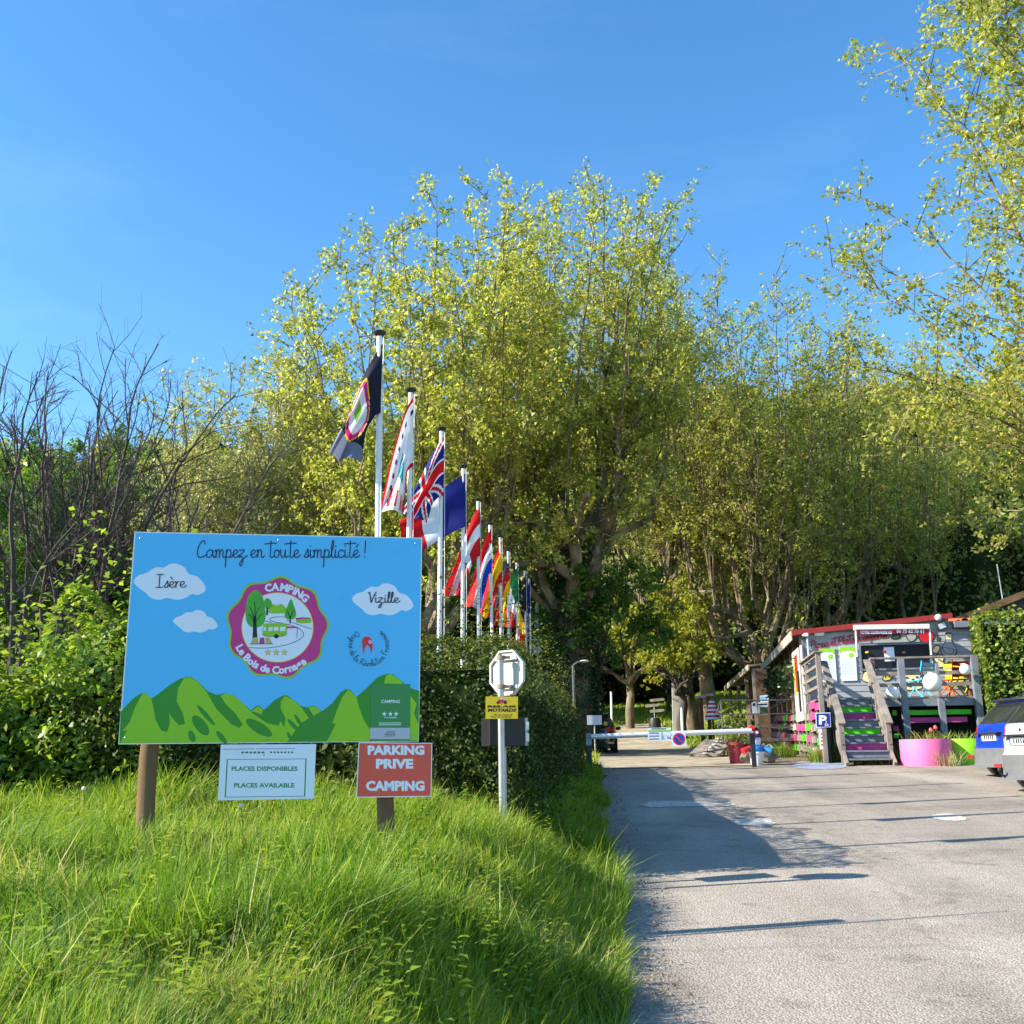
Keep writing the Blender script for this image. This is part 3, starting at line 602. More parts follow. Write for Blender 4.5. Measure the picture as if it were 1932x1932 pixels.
def weeds(n, seed):
    """broad-leaved weeds: rosettes of pointed leaves up a short stem"""
    r = np.random.default_rng(seed); yy = 3.2 * (11.5 / 3.2) ** r.random(n); xx = r.uniform(-.6, .1, n) * yy; k = xx < edge_x(yy) - .25; xx, yy = xx[k], yy[k]; Vs = []; Fq = []; Ts = []; o = 0
    for x, y in zip(xx, yy):
        h = r.uniform(.2, .42); z = g1(x, y); m = int(r.integers(9, 18)); tnt = r.uniform(.45, .95)
        for j in range(m):
            t = (j + .5) / m; a = j * 2.4 + r.random(); L = r.uniform(.045, .085) * (1.1 - .5 * t); d = np.array([math.cos(a), math.sin(a), r.uniform(.1, .7)]); d = unit(d); w = unit(np.cross(d, (0, 0, 1))) * L * .2
            c = np.array([x, y, z + h * (.25 + .75 * t)]); Vs += [c, c + d * L * .5 + w, c + d * L + np.array([0, 0, -.3 * L]), c + d * L * .5 - w]; Fq.append([o, o + 1, o + 2, o + 3]); Ts += [tnt] * 4; o += 4
    tag(np_mesh('weeds', np.array(Vs), [np.array(Fq)], L_BUSH, tint=Ts), 'leafy weeds growing through the grass on the bank', 'weeds', kind='stuff')
weeds(260, 5)
yy = rng.uniform(9.6, 25, 46000); xx = rng.uniform(hx(yy) + .55, edge_x(yy) + .02, len(yy))
grass('verge_grass', 'short dark grass between the hedge and the road edge', xx, yy, rng, hmul=.5, dry=.02)
n = 70000; yy = 27 + 43 * rng.random(n) ** 1.1; xx = rng.uniform(-3, 15, n); k = (xx < lane_l(yy) + .05) | ((xx > lane_r(yy) - .05) & ((yy > 35) | (xx < lane_r(yy) + .6))) | (yy > 52.3)
grass('campsite_grass', 'sunlit grass on the rise beside the campsite lane', xx[k], yy[k], rng, hmul=.75, wmul=1.5, dry=.01, lift=.3)
# grit, crumbled tarmac and dead leaves along the road edge
r_ = np.random.default_rng(314); n = 5200; yy = 3.5 * (26 / 3.5) ** r_.random(n); xx = edge_x(yy) + np.abs(r_.normal(0, .16, n)) - .05; zz = G(xx, yy) + .02; sz = r_.uniform(.004, .013, n) * (1 + yy * .05)
C = np.stack([xx, yy, zz], -1); tet = np.array([(1, 0, 0), (-.5, .87, 0), (-.5, -.87, 0), (0, 0, 1.)]); jit = r_.uniform(.6, 1.4, (n, 4, 1)); V = C[:, None] + tet[None] * sz[:, None, None] * jit; i = np.arange(n)[:, None] * 4
tag(np_mesh('edge_grit', V.reshape(-1, 3), [i + np.array([0, 1, 3]), i + np.array([1, 2, 3]), i + np.array([2, 0, 3])], leafmat('grit', [(.16, .14, .12), (.26, .23, .20), (.24, .17, .10), (.38, .35, .31)], trans=0., rough=.9, spec=.1), tint=np.repeat(r_.random(n), 4)), 'grit and dead leaf crumbs along the edge of the road', 'grit', kind='stuff')
print('grass', time.time() - T0)
# ------------------------------------------------------------------ plain materials
def paint(name, rgb, rough=.45, var=.05, **k):
    k.setdefault('scale', 2.2); k.setdefault('dirt', (tuple(c * .72 + .03 for c in lin(rgb)), 3.5, .58, .35)); return mat(name, lin(rgb), rough=rough, var=var, **k)
M_WHITE = paint('white_paint', (232, 232, 230), .45, .04, scale=3)
M_PRINT_SKY = paint('print_sky_blue', (78, 188, 244), .42, .02)
M_PRINT_WHITE = paint('print_white', (226, 234, 248), .42, .02)
M_PRINT_NAVY = paint('print_navy', (22, 26, 62), .42, .05)
M_PRINT_DKGREEN = paint('print_dark_green', (38, 138, 16), .42, .03)
M_PRINT_LIME = paint('print_lime', (142, 198, 8), .42, .03)
M_PRINT_MAG = paint('print_magenta', (200, 40, 130), .42, .03)
M_PRINT_BLACK = paint('print_black', (18, 18, 20), .45, .1)
M_PRINT_YEL = paint('print_yellow', (240, 212, 40), .42, .03)
M_PRINT_RED = paint('print_red', (226, 40, 36), .42, .03)
M_PRINT_GREEN = paint('print_green', (12, 134, 76), .42, .03)
M_PRINT_TREE = paint('print_tree_green', (70, 170, 40), .42, .3, scale=4)
M_PRINT_TAN = paint('print_tan', (190, 170, 110), .42, .04)
M_PRINT_BLUE = paint('print_blue', (32, 60, 160), .42, .04)
M_PRINT_GREY = paint('print_grey', (176, 184, 196), .42, .04)
M_SALMON = paint('sign_red', (222, 84, 64), .45, .04)
M_PLAQUE = paint('plaque_green', (22, 130, 62), .3, .04)
M_SIGNYEL = paint('sign_yellow', (250, 208, 30), .4, .03)
M_POST = mat('round_timber', (.17, .105, .055), rough=.85, var=.35, scale=4, bump=.4, stretch=(1, 1, .12), spec=.2)
M_GALV = mat('galvanised_steel', (.42, .43, .44), rough=.45, var=.15, scale=8, metal=.7, dirt=((.30, .15, .07), 5., .66, .6))
M_ALU = mat('white_mast', (.78, .78, .77), rough=.35, var=.05, scale=4)
M_BLACKP = mat('black_plastic', (.02, .02, .022), rough=.5, var=.2, scale=8)
M_BACK = mat('sign_back', (.58, .565, .53), rough=.5, var=.08, scale=5, dirt=((.40, .30, .20), 6., .62, .5))

# ------------------------------------------------------------------ hand lettering
GL = {
 'a': (1.15, [[(.85, .8), (.6, 1), (.2, .8), (.05, .4), (.2, .03), (.5, .1), (.8, .5), (.9, .95), (.86, .35), (1.0, .02), (1.25, .2)]]),
 'm': (1.35, [[(0, .85), (.12, 1), (.16, .6), (.12, 0)], [(.13, .45), (.3, .9), (.5, 1), (.6, .7), (.55, 0)], [(.57, .45), (.75, .9), (.95, 1), (1.06, .7), (1.02, .2), (1.15, 0), (1.42, .2)]]),
 'n': (.98, [[(0, .85), (.12, 1), (.16, .6), (.12, 0)], [(.13, .45), (.3, .9), (.52, 1), (.64, .7), (.6, .2), (.72, 0), (1.02, .2)]]),
 'p': (.98, [[(.14, 1), (.1, .2), (.0, -1.25)], [(.1, .5), (.35, .98), (.65, .95), (.76, .55), (.55, .08), (.15, .1)], [(.5, .06), (.8, .06), (1.02, .25)]]),
 'e': (.82, [[(0, .35), (.45, .52), (.62, .8), (.42, 1), (.15, .8), (.08, .4), (.25, .03), (.6, .08), (.88, .35)]]),
 'z': (.95, [[(.05, .9), (.35, 1), (.68, .95), (.35, .5), (.0, .05), (.35, .12), (.5, -.3), (.3, -1.05), (.08, -.85), (.35, -.35), (1.05, .25)]]),
 't': (.72, [[(.35, 2.15), (.3, 1), (.25, .2), (.45, 0), (.78, .25)], [(-.45, 1.75), (.3, 1.82), (1.05, 1.86)]]),
 'o': (.9, [[(.42, 1), (.1, .8), (.05, .35), (.3, 0), (.6, .2), (.68, .65), (.45, 1), (.65, .85), (.95, .9)]]),
 'u': (.98, [[(0, 1), (.02, .4), (.2, .02), (.5, .25), (.62, 1)], [(.62, 1), (.6, .3), (.75, .02), (1.0, .2)]]),
 's': (.72, [[(0, .12), (.35, .75), (.5, 1.1), (.55, .6), (.48, .1), (.22, 0), (.08, .12)], [(.35, .03), (.75, .3)]]),
 'i': (.46, [[(.1, 1), (.1, .2), (.25, 0), (.48, .2)], [(.13, 1.42), (.14, 1.5)]]),
 'l': (.5, [[(0, .3), (.3, 1.4), (.36, 2.1), (.2, 2.1), (.1, 1.2), (.12, .2), (.3, 0), (.52, .2)]]),
 'c': (.8, [[(.68, .82), (.4, 1), (.1, .75), (.05, .3), (.3, .0), (.6, .1), (.85, .3)]]),
 'r': (.66, [[(0, .85), (.12, 1), (.14, .5), (.1, 0)], [(.13, .45), (.35, .92), (.6, .95)]]),
 'v': (.85, [[(0, .95), (.15, 1), (.3, .1), (.4, 0), (.65, .6), (.75, 1), (.95, .9)]]),
 'd': (1.05, [[(.75, .8), (.5, 1), (.15, .75), (.05, .35), (.25, .02), (.55, .2), (.8, .9), (.85, 2.1)], [(.85, 2.1), (.78, .4), (.9, .02), (1.1, .2)]]),
 'g': (1.0, [[(.75, .8), (.5, 1), (.15, .75), (.05, .35), (.25, .05), (.6, .3), (.8, 1), (.75, -.5), (.5, -1.1), (.2, -.9), (.5, -.3), (1.05, .2)]]),
 'C': (1.25, [[(1.1, 1.75), (1.0, 2.12), (.7, 2.1), (.25, 1.4), (.1, .6), (.3, .05), (.8, .1), (1.3, .4)]]),
 'I': (1.0, [[(.0, 2.1), (.42, 2.15), (.9, 2.15)], [(.44, 2.15), (.36, 1), (.3, 0)], [(-.1, 0), (.3, 0), (.8, .06)]]),
 'V': (1.0, [[(0, 1.95), (.15, 2.1), (.3, 1), (.4, 0), (.7, 1), (1.15, 2.15)]]),
 'O': (1.3, [[(.6, 2.1), (.15, 1.5), (.1, .6), (.5, 0), (1.0, .5), (1.1, 1.5), (.7, 2.1), (.9, 1.8)]]),
 'R': (1.2, [[(.2, 2.0), (.15, 1), (.05, 0)], [(.0, 1.8), (.5, 2.15), (.95, 1.7), (.7, 1.2), (.2, 1.0), (.6, .6), (1.15, 0)]]),
 'F': (1.0, [[(.2, 2.1), (.15, 1), (.05, 0)], [(.0, 2.0), (.5, 2.15), (1.05, 2.1)], [(.0, 1.15), (.4, 1.2), (.75, 1.2)]]),
 'P': (1.15, [[(.25, 2.0), (.15, 1), (.05, 0)], [(.0, 1.7), (.5, 2.15), (1.0, 1.7), (.7, 1.0), (.2, .95)]]),
 '!': (.5, [[(.25, 2.15), (.15, .6)], [(.1, .1), (.11, .02)]]), ' ': (.55, []), "'": (.3, [[(.1, 2.1), (.05, 1.7)]])}
for k_, b_, ac in (('é', 'e', [(.4, 1.35), (.68, 1.75)]), ('è', 'e', [(.2, 1.75), (.48, 1.35)]), ('à', 'a', [(.3, 1.75), (.6, 1.35)]), ('ç', 'c', [(.35, 0), (.45, -.25), (.25, -.45)])):
    GL[k_] = (GL[b_][0], GL[b_][1] + [ac])
def script_lines(txt):
    x = 0; out = []
    for ch in txt:
        adv, st = GL[ch]
        for q in st: out.append(np.array([(x + px, py) for px, py in q], float))
        x += adv
    return out, x
def ribbon(lines, w, put, mb, n=4):
    """pen strokes of width w (2-D), put() lifts a 2-D point to the surface"""
    for q in lines:
        c = catmull(q, n) if len(q) > 2 else np.asarray(q); d = np.gradient(c, axis=0) if len(c) > 1 else np.array([[1, 0]])
        d = d / (np.linalg.norm(d, axis=1)[:, None] + 1e-9); nn = np.stack([-d[:, 1], d[:, 0]], -1) * w / 2; c = c.copy(); c[0] -= d[0] * w * .4; c[-1] += d[-1] * w * .4
        V = [put(p) for p in (c + nn)] + [put(p) for p in (c - nn)]; k = len(c)
        mb.add(V, [(i, i + k, i + k + 1, i + 1) for i in range(k - 1)])
class Face:
    """a flat surface seen in the photograph: print is laid on it by sight lines, layer by layer"""
    def __init__(s, p0, nrm, zf, step=.00012): s.p0 = np.asarray(p0, float); s.n = unit(nrm); s.zf = zf; s.step = step; s.layer = 0
    def at(s, x, y, lay=0.): return hit(*s.zf(x, y), s.p0 + s.n * (s.step * lay), s.n)
    def nxt(s): s.layer += 1; return s.layer
    def poly(s, mb, pts, lay, smooth=0, closed=True):
        pts = catmull(pts, smooth, True) if smooth else pts; mb.poly([s.at(x, y, lay) for x, y in pts]); mb.mark()
    def text(s, mb, txt, x0, y0, x1, y1, lay, bold=.0, skew=0.):
        """block lettering fitted to the box x0..x1, y0 (top)..y1 (bottom)"""
        V, Fs = text_mesh(txt, bold); a = V.min(0); b = V.max(0); t = (V - a) / (b - a)
        mb.add([s.at(x0 + (x1 - x0) * q[0] + skew * (y1 - y0) * (q[1] - .5), y1 - (y1 - y0) * q[1], lay) for q in t], Fs); mb.mark()
    def script(s, mb, txt, x0, x1, base, xh, w, lay, slope=0.):
        ls, L = script_lines(txt); k = (x1 - x0) / L
        ribbon(ls, w / xh, lambda p: s.at(x0 + p[0] * k, base - p[1] * xh + slope * p[0] * k, lay), mb); mb.mark()
    def arc_text(s, mb, txt, cx, cy, r, a0, a1, size, lay, inward=False, bold=.03, hand=False, w=6):
        """letters round a circle, angles in degrees counter-clockwise from +x; inward: heads to the centre"""
        if hand: adv = [GL[c][0] for c in txt]
        else:
            adv = []
            for c in txt:
                if c == ' ': adv.append(.3); continue
                V, _ = text_mesh(c, bold); adv.append(V[:, 0].max() - min(0, V[:, 0].min()) + .06)
        tot = sum(adv); pos = 0
        for c, ad in zip(txt, adv):
            a = R(a0 + (a1 - a0) * (pos + ad / 2) / tot); pos += ad
            if c == ' ': continue
            ca, sa = math.cos(a), math.sin(a); tx, ty = ((-sa, -ca) if inward else (sa, ca)); 
            if inward: ux, uy = -ca, sa
            else: ux, uy = ca, -sa
            put = lambda p: s.at(cx + ca * r + tx * (p[0] - ad / 2) * size + ux * p[1] * size, cy - sa * r + ty * (p[0] - ad / 2) * size + uy * p[1] * size, lay)
            if hand: ribbon([np.array(q) for q in GL[c][1]], w / size, put, mb, 3)
            else:
                V, Fs = text_mesh(c, bold); mb.add([put(q) for q in V], Fs)
        mb.mark()
def star(cx, cy, r, k=5, inner=.42):
    return [(cx + (r if i % 2 == 0 else r * inner) * math.sin(math.pi * i / k), cy - (r if i % 2 == 0 else r * inner) * math.cos(math.pi * i / k)) for i in range(2 * k)]
def ell(cx, cy, rx, ry, rot=0, n=18):
    return [(cx + rx * math.cos(t) * math.cos(rot) - ry * math.sin(t) * math.sin(rot), cy + rx * math.cos(t) * math.sin(rot) + ry * math.sin(t) * math.cos(rot)) for t in np.arange(n) * 2 * math.pi / n]
# ------------------------------------------------------------------ the campsite board
DL, DR = 6.75, 7.16
TL = P(*z1(115, 60), DL); BLc = P(*z1(18, 1325), DL); TR = P(*z1(1825, 97), DR)
bn = unit(np.cross(TR - BLc, TL - BLc)); bn = bn if bn[1] < 0 else -bn
bn = unit(bn * np.array([1, 1, .15])); BF = Face(TL, bn, z1)
lp = hit(*z1(200, 1500), BF.p0 - BF.n * .085, BF.n)
B0 = np.array([lp[0], lp[1], g1(lp[0], lp[1])]); board = thing('billboard', 'large blue campsite board with green hills and a round pink badge on two timber posts', 'billboard', B0)
def bprint(name, m, fn, lab=None):
    mb = MB(); fn(mb, BF.nxt())
    for q in mb.split(): q.build(name, m, board, off=B0)
mb = MB(); mb.slab([BF.at(115, 60), BF.at(18, 1325), BF.at(1805, 1307), BF.at(1825, 97)], bn, .012); mb.build('panel', M_WHITE, board, off=B0)
bprint('printed_sky', M_PRINT_SKY, lambda b, l: BF.poly(b, [(122, 66), (26, 1318), (1800, 1302), (1819, 102)], l))
def cloud(b, l, x0, y0, x1, y1):
    w, h = x1 - x0, y1 - y0
    BF.poly(b, [(x0 + w * px, y0 + h * py) for px, py in ((0, .5), (.06, .33), (.18, .25), (.30, .10), (.42, .10), (.50, .0), (.60, .0), (.70, .10), (.76, .28), (.88, .36), (.98, .60), (.98, .76), (.88, .87), (.80, .84), (.70, .96), (.58, 1.0), (.46, .95), (.36, 1.0), (.24, .95), (.16, .80), (.08, .68))], l, 3)
for c in ((110, 252, 542, 465), (1408, 370, 1775, 557), (345, 527, 611, 660)): bprint('printed_cloud', M_PRINT_WHITE, lambda b, l: cloud(b, l, *c))
ridge = [(34, 1130), (70, 1090), (110, 1050), (150, 1024), (170, 1017), (195, 1028), (215, 1052), (250, 1030), (320, 975), (380, 938), (425, 922), (450, 924), (490, 948), (545, 1005), (600, 1031), (650, 1020), (700, 1030), (760, 1080), (808, 1123), (835, 1098), (852, 1092), (885, 1120), (950, 1060), (995, 1035), (1020, 1032), (1060, 1060), (1100, 1095), (1140, 1105), (1180, 1093), (1232, 1127), (1290, 1080), (1340, 1015), (1372, 996), (1395, 997), (1435, 1042), (1500, 985), (1560, 925), (1615, 904), (1650, 908), (1690, 937), (1740, 985), (1807, 1007), (1803, 1304), (25, 1319)]
bprint('printed_hills', M_PRINT_DKGREEN, lambda b, l: BF.poly(b, ridge, l))
def slopes(b, l):
    BF.poly(b, [(165, 1018), (195, 1028), (215, 1050), (226, 1100), (240, 1180), (275, 1243), (310, 1250), (325, 1200), (320, 1140), (350, 1180), (380, 1212), (415, 1203), (402, 1140), (366, 1070), (374, 990), (410, 930), (440, 924), (490, 950), (545, 1015), (600, 1112), (690, 1205), (738, 1228), (757, 1205), (715, 1140), (660, 1088), (625, 1034), (652, 1021), (700, 1031), (760, 1081), (830, 1150), (905, 1200), (970, 1213), (984, 1186), (1006, 1225), (1012, 1170), (984, 1110), (984, 1070), (1008, 1036), (1058, 1060), (1105, 1105), (1152, 1168), (1105, 1198), (1062, 1255), (1022, 1310), (28, 1318), (70, 1242), (44, 1244), (88, 1190), (120, 1100)], l)
    BF.poly(b, [(1385, 997), (1432, 1038), (1452, 1112), (1480, 1185), (1518, 1240), (1514, 1304), (1258, 1308), (1312, 1203), (1290, 1200), (1322, 1112), (1350, 1045)], l)
    BF.poly(b, [(1598, 962), (1612, 912), (1640, 907), (1690, 938), (1712, 966)], l)
    BF.poly(b, [(1752, 1030), (1792, 1082), (1776, 1140), (1804, 1210), (1803, 1302), (1752, 1298)], l)
    BF.poly(b, [(1148, 1105), (1182, 1096), (1228, 1127), (1180, 1155)], l)
    BF.poly(b, [(812, 1127), (850, 1097), (880, 1122), (870, 1150), (850, 1140)], l)
bprint('printed_slopes', M_PRINT_LIME, slopes)
def gullies(b, l):
    for c in ((508, 1212, 72, 34, .9), (855, 1226, 90, 32, .55), (540, 1152, 80, 14, .85), (632, 1283, 48, 16, .9), (456, 1276, 36, 20, 1.2), (1060, 1212, 52, 13, .8), (1090, 1185, 46, 11, 1.0), (1035, 1275, 26, 10, 1.1)): BF.poly(b, ell(*c), l)
bprint('printed_gullies', M_PRINT_DKGREEN, gullies)
def scallop(r, amp, cx=963, cy=632): return [(cx + (r + amp * math.cos(9 * (t - math.pi * .47))) * math.cos(t), cy - (r + amp * math.cos(9 * (t - math.pi * .47))) * math.sin(t)) for t in np.arange(90) * 2 * math.pi / 90]
bprint('badge_rim', M_PRINT_LIME, lambda b, l: BF.poly(b, scallop(297, 14), l))
bprint('badge', M_PRINT_MAG, lambda b, l: BF.poly(b, scallop(285, 13), l))
bprint('badge_ring', M_PRINT_YEL, lambda b, l: BF.poly(b, ell(965, 630, 214, 208, 0, 48), l))
bprint('badge_centre', M_PRINT_WHITE, lambda b, l: BF.poly(b, ell(965, 630, 209, 203, 0, 48), l))
bprint('badge_lettering', M_PRINT_WHITE, lambda b, l: (BF.arc_text(b, 'CAMPING', 963, 632, 222, 107, 42, 62, l, False, .045), BF.arc_text(b, 'Le Bois de Cornage', 963, 632, 272, 205, 311, 62, l, True, .04)))
def scene_lines(b, l):
    put = lambda p: BF.at(p[0], p[1], l)
    ribbon([np.array(q, float) for q in ([(795, 750), (900, 752), (1010, 735), (1090, 705), (1120, 670), (1090, 635), (1020, 610), (940, 595), (920, 578), (960, 567), (1010, 568)], [(1020, 585), (1080, 610), (1172, 640)], [(880, 590), (930, 600)])], 3.5, put, b)
bprint('badge_road_line', M_PRINT_BLACK, scene_lines)
bprint('badge_mountain', M_PRINT_LIME, lambda b, l: (BF.poly(b, [(905, 540), (935, 475), (955, 500), (985, 475), (1020, 520), (1015, 545), (940, 548)], l),))
bprint('badge_snow', M_PRINT_WHITE, lambda b, l: (BF.poly(b, [(922, 497), (935, 460), (950, 497), (937, 490)], l), BF.poly(b, [(960, 500), (985, 472), (1010, 500), (985, 490)], l)))
def trees(b, l):
    BF.poly(b, [(830, 408), (865, 425), (885, 480), (895, 560), (880, 610), (850, 628), (805, 625), (780, 590), (776, 530), (790, 450)], l, 3)
    BF.poly(b, [(900, 455), (925, 468), (932, 500), (915, 520), (895, 515), (885, 480)], l, 3)
    BF.poly(b, [(1046, 458), (1062, 500), (1076, 540), (1070, 572), (1045, 583), (1015, 575), (1008, 545), (1025, 500)], l, 2)
bprint('badge_tree', M_PRINT_TREE, trees)
def trunks(b, l):
    put = lambda p: BF.at(p[0], p[1], l)
    BF.poly(b, [(822, 560), (838, 560), (846, 700), (816, 700)], l)
    BF.poly(b, [(899, 510), (908, 510), (909, 556), (897, 556)], l)
    BF.poly(b, [(1038, 560), (1045, 560), (1044, 606), (1036, 606)], l)
    b.mark(); ribbon([np.array(q, float) for q in ([(829, 600), (815, 540), (800, 510)], [(829, 580), (845, 530), (860, 510)], [(830, 590), (832, 520), (828, 480)], [(829, 610), (805, 560), (790, 555)], [(831, 600), (860, 560), (875, 550)])], 5, put, b); b.mark()
    ribbon([np.array(q, float) for q in ([(1041, 580), (1030, 545), (1022, 535)], [(1041, 575), (1052, 545), (1060, 530)])], 5, put, b)
bprint('badge_trunk', M_PRINT_BLACK, trunks)
bprint('badge_caravan', M_PRINT_LIME, lambda b, l: (BF.poly(b, [(876, 670), (880, 625), (892, 606), (1010, 606), (1020, 625), (1020, 668), (990, 680), (900, 680)], l, 2), BF.poly(b, [(1076, 580), (1120, 572), (1166, 578), (1166, 602), (1110, 606), (1076, 600)], l)))
bprint('badge_awning', M_PRINT_MAG, lambda b, l: (BF.poly(b, [(1018, 622), (1086, 626), (1086, 633), (1018, 636)], l), BF.poly(b, [(1072, 574), (1110, 569), (1158, 572), (1164, 578), (1118, 580), (1076, 586)], l), BF.poly(b, [(855, 728), (862, 690), (885, 690), (890, 728)], l)))
bprint('badge_window', M_PRINT_WHITE, lambda b, l: [BF.poly(b, q, l) for q in ([(912, 628), (936, 626), (936, 650), (912, 652)], [(944, 626), (970, 626), (970, 650), (944, 650)], [(980, 626), (1012, 626), (1012, 650), (980, 652)], [(882, 630), (896, 626), (896, 648), (880, 650)])])
bprint('badge_tent', M_PRINT_TAN, lambda b, l: (BF.poly(b, [(803, 728), (822, 690), (848, 688), (852, 728)], l), BF.poly(b, [(896, 728), (892, 690), (915, 690), (936, 728)], l)))
bprint('badge_wheel', M_PRINT_BLACK, lambda b, l: (BF.poly(b, ell(958, 682, 14, 13), l), ribbon([np.array([(876, 670), (900, 682), (990, 682), (1020, 668)], float), np.array([(1083, 630), (1080, 690)], float), np.array([(800, 728), (940, 728)], float)], 3, lambda p: BF.at(p[0], p[1], l), b)))
bprint('badge_star_edge', M_PRINT_BLACK, lambda b, l: [BF.poly(b, star(x, 778, 21), l) for x in (908, 957, 1006)])
bprint('badge_star', M_PRINT_YEL, lambda b, l: [BF.poly(b, star(x, 778, 17), l) for x in (908, 957, 1006)])
bprint('slogan_lettering', M_PRINT_NAVY, lambda b, l: (BF.script(b, 'Campez en toute simplicité !', 485, 1500, 214, 46, 6.2, l), BF.script(b, 'Isère', 248, 420, 392, 36, 5.2, l), BF.script(b, 'Vizille', 1506, 1690, 482, 29, 5, l), BF.arc_text(b, 'Origine de la Révolution Française', 1508, 742, 118, 128, 412, 17.5, l, True, hand=True, w=3)))
bprint('printed_cap', M_PRINT_RED, lambda b, l: BF.poly(b, [(1476, 790), (1470, 740), (1468, 705), (1480, 686), (1505, 684), (1522, 700), (1530, 740), (1522, 784), (1514, 750), (1500, 735), (1486, 745)], l, 3))
bprint('printed_cockade', M_PRINT_WHITE, lambda b, l: BF.poly(b, ell(1516, 716, 9, 10), l))
bprint('printed_cockade_dot', M_PRINT_BLUE, lambda b, l: BF.poly(b, ell(1516, 716, 4.5, 5), l))
bprint('plaque', M_PLAQUE, lambda b, l: BF.poly(b, [(1521, 966), (1755, 966), (1752, 1226), (1516, 1226)], l))
bprint('plaque_foot', M_PRINT_GREY, lambda b, l: BF.poly(b, [(1516, 1226), (1752, 1226), (1750, 1294), (1514, 1294)], l))
bprint('plaque_lettering', M_PRINT_WHITE, lambda b, l: (BF.text(b, 'CAMPING', 1582, 1060, 1692, 1079, l, .02), [BF.poly(b, star(x, 1144, 15), l) for x in (1600, 1636, 1670)], BF.text(b, 'TOURISME', 1598, 1161, 1672, 1170, l, .01), BF.poly(b, [(1566, 1196), (1700, 1195), (1700, 1199), (1566, 1200)], l), BF.poly(b, [(1568, 1207), (1700, 1206), (1700, 1210), (1568, 1211)], l)))
bprint('plaque_logo', M_PRINT_BLACK, lambda b, l: (BF.text(b, 'ATOUT', 1612, 1246, 1664, 1256, l, .03), BF.text(b, 'FRANCE', 1602, 1259, 1664, 1269, l, .03), BF.poly(b, [(1600, 1274), (1664, 1273), (1664, 1276), (1600, 1277)], l)))
for sx_, sy_ in ((150, 100), (970, 110), (1785, 130), (60, 1285), (900, 1290), (1770, 1280), (70, 690), (1800, 700)):
    mb = MB(); c = BF.at(sx_, sy_, BF.layer); mb.lathe([(.006, -.001), (.007, .0), (.005, .0015), (.001, .002)], 8); q_ = Vector(bn).to_track_quat('Z', 'Y').to_matrix(); mb.v = [np.array([np.array(q_ @ Vector(p)) + c for p in v_]) for v_ in mb.v]; mb.build('screw', M_GALV, board, off=B0)
# hung below the board
def hung(name, lab, corners, m):
    mb = MB(); q = [BF.at(x, y, 3) for x, y in corners]; mb.slab(q, bn, .006); o = mb.build(name, m, board, off=B0); o['label'] = lab
mb = MB(); mb.slab([BF.at(x, y, 4) for x, y in ((628, 1326), (610, 1658), (1180, 1648), (1195, 1323))], bn, .005)
lowsign = thing('availability_sign', 'white sign with green PLACES DISPONIBLES lettering hung under the blue board', 'sign', B0)
mb.build('panel', M_PRINT_WHITE, lowsign, off=B0)
def lprint(parent, name, m, lay, fn):
    mb = MB(); fn(mb, lay)
    for q in mb.split(): q.build(name, m, parent, off=B0)
def frame4(b, l, q, w):
    q = np.array(q, float); c = q.mean(0)
    for i in range(4):
        a, d = q[i], q[(i + 1) % 4]; ia = a + (c - a) / np.linalg.norm(c - a) * w * 1.35; idd = d + (c - d) / np.linalg.norm(c - d) * w * 1.35
        b.poly([BF.at(x, y, l) for x, y in (a, d, idd, ia)])
    b.mark()
def avail(b, l):
    frame4(b, l, [(663, 1413), (651, 1640), (1130, 1634), (1138, 1409)], 6)
    BF.text(b, 'PLACES DISPONIBLES', 692, 1455, 1085, 1483, l, .035); BF.text(b, 'PLACES AVAILABLE', 707, 1554, 1066, 1582, l, .035)
lprint(lowsign, 'lettering', M_PRINT_GREEN, 6, avail)
def icons(b, l):
    BF.poly(b, [(638, 1353), (830, 1350), (830, 1353), (638, 1356)], l); BF.poly(b, [(838, 1350), (1070, 1347), (1070, 1350), (838, 1353)], l)
    for i in range(6): BF.poly(b, [(750 + i * 24, 1368), (766 + i * 24, 1367), (768 + i * 24, 1378), (750 + i * 24, 1379)], l)
    for i in range(7): BF.poly(b, [(920 + i * 21, 1367), (932 + i * 21, 1366), (934 + i * 21, 1376), (921 + i * 21, 1377)], l)
    BF.poly(b, ell(884, 1388, 4, 4), l)
lprint(lowsign, 'pictogram_row', paint('print_faded_green', (70, 110, 96)), 6, icons)
mb = MB(); mb.slab([BF.at(x, y, 8) for x, y in ((1447, 1312), (1432, 1642), (1880, 1635), (1885, 1316))], bn, .004)
parksign = thing('parking_sign', 'orange red sign reading PARKING PRIVE CAMPING fixed to the timber post', 'sign', B0)
mb.build('panel', M_PRINT_WHITE, parksign, off=B0)
lprint(parksign, 'face', M_SALMON, 10, lambda b, l: BF.poly(b, [(1452, 1317), (1438, 1636), (1875, 1630), (1880, 1321)], l))
lprint(parksign, 'lettering', M_PRINT_WHITE, 12, lambda b, l: (BF.text(b, 'PARKING', 1501, 1330, 1838, 1388, l, .05), BF.text(b, 'PRIVE', 1550, 1411, 1772, 1469, l, .05), BF.text(b, 'CAMPING', 1490, 1541, 1839, 1602, l, .05)))
for xa, ya in ((200, 1500), (1613, 1500)):
    q = hit(*z1(xa, ya), BF.p0 - bn * .085, bn); gz_ = g1(q[0], q[1]); top = hit(*z1(xa, 700), BF.p0 - bn * .085, bn)[2]
    mb = MB(); pts = [(q[0] + .01 * math.sin(i * 1.3), q[1], gz_ - .4 + (top - gz_ + .4) * i / 7) for i in range(8)]; mb.tube(pts, .058, 14); mb.build('post', M_POST, board, smooth=True, off=B0)
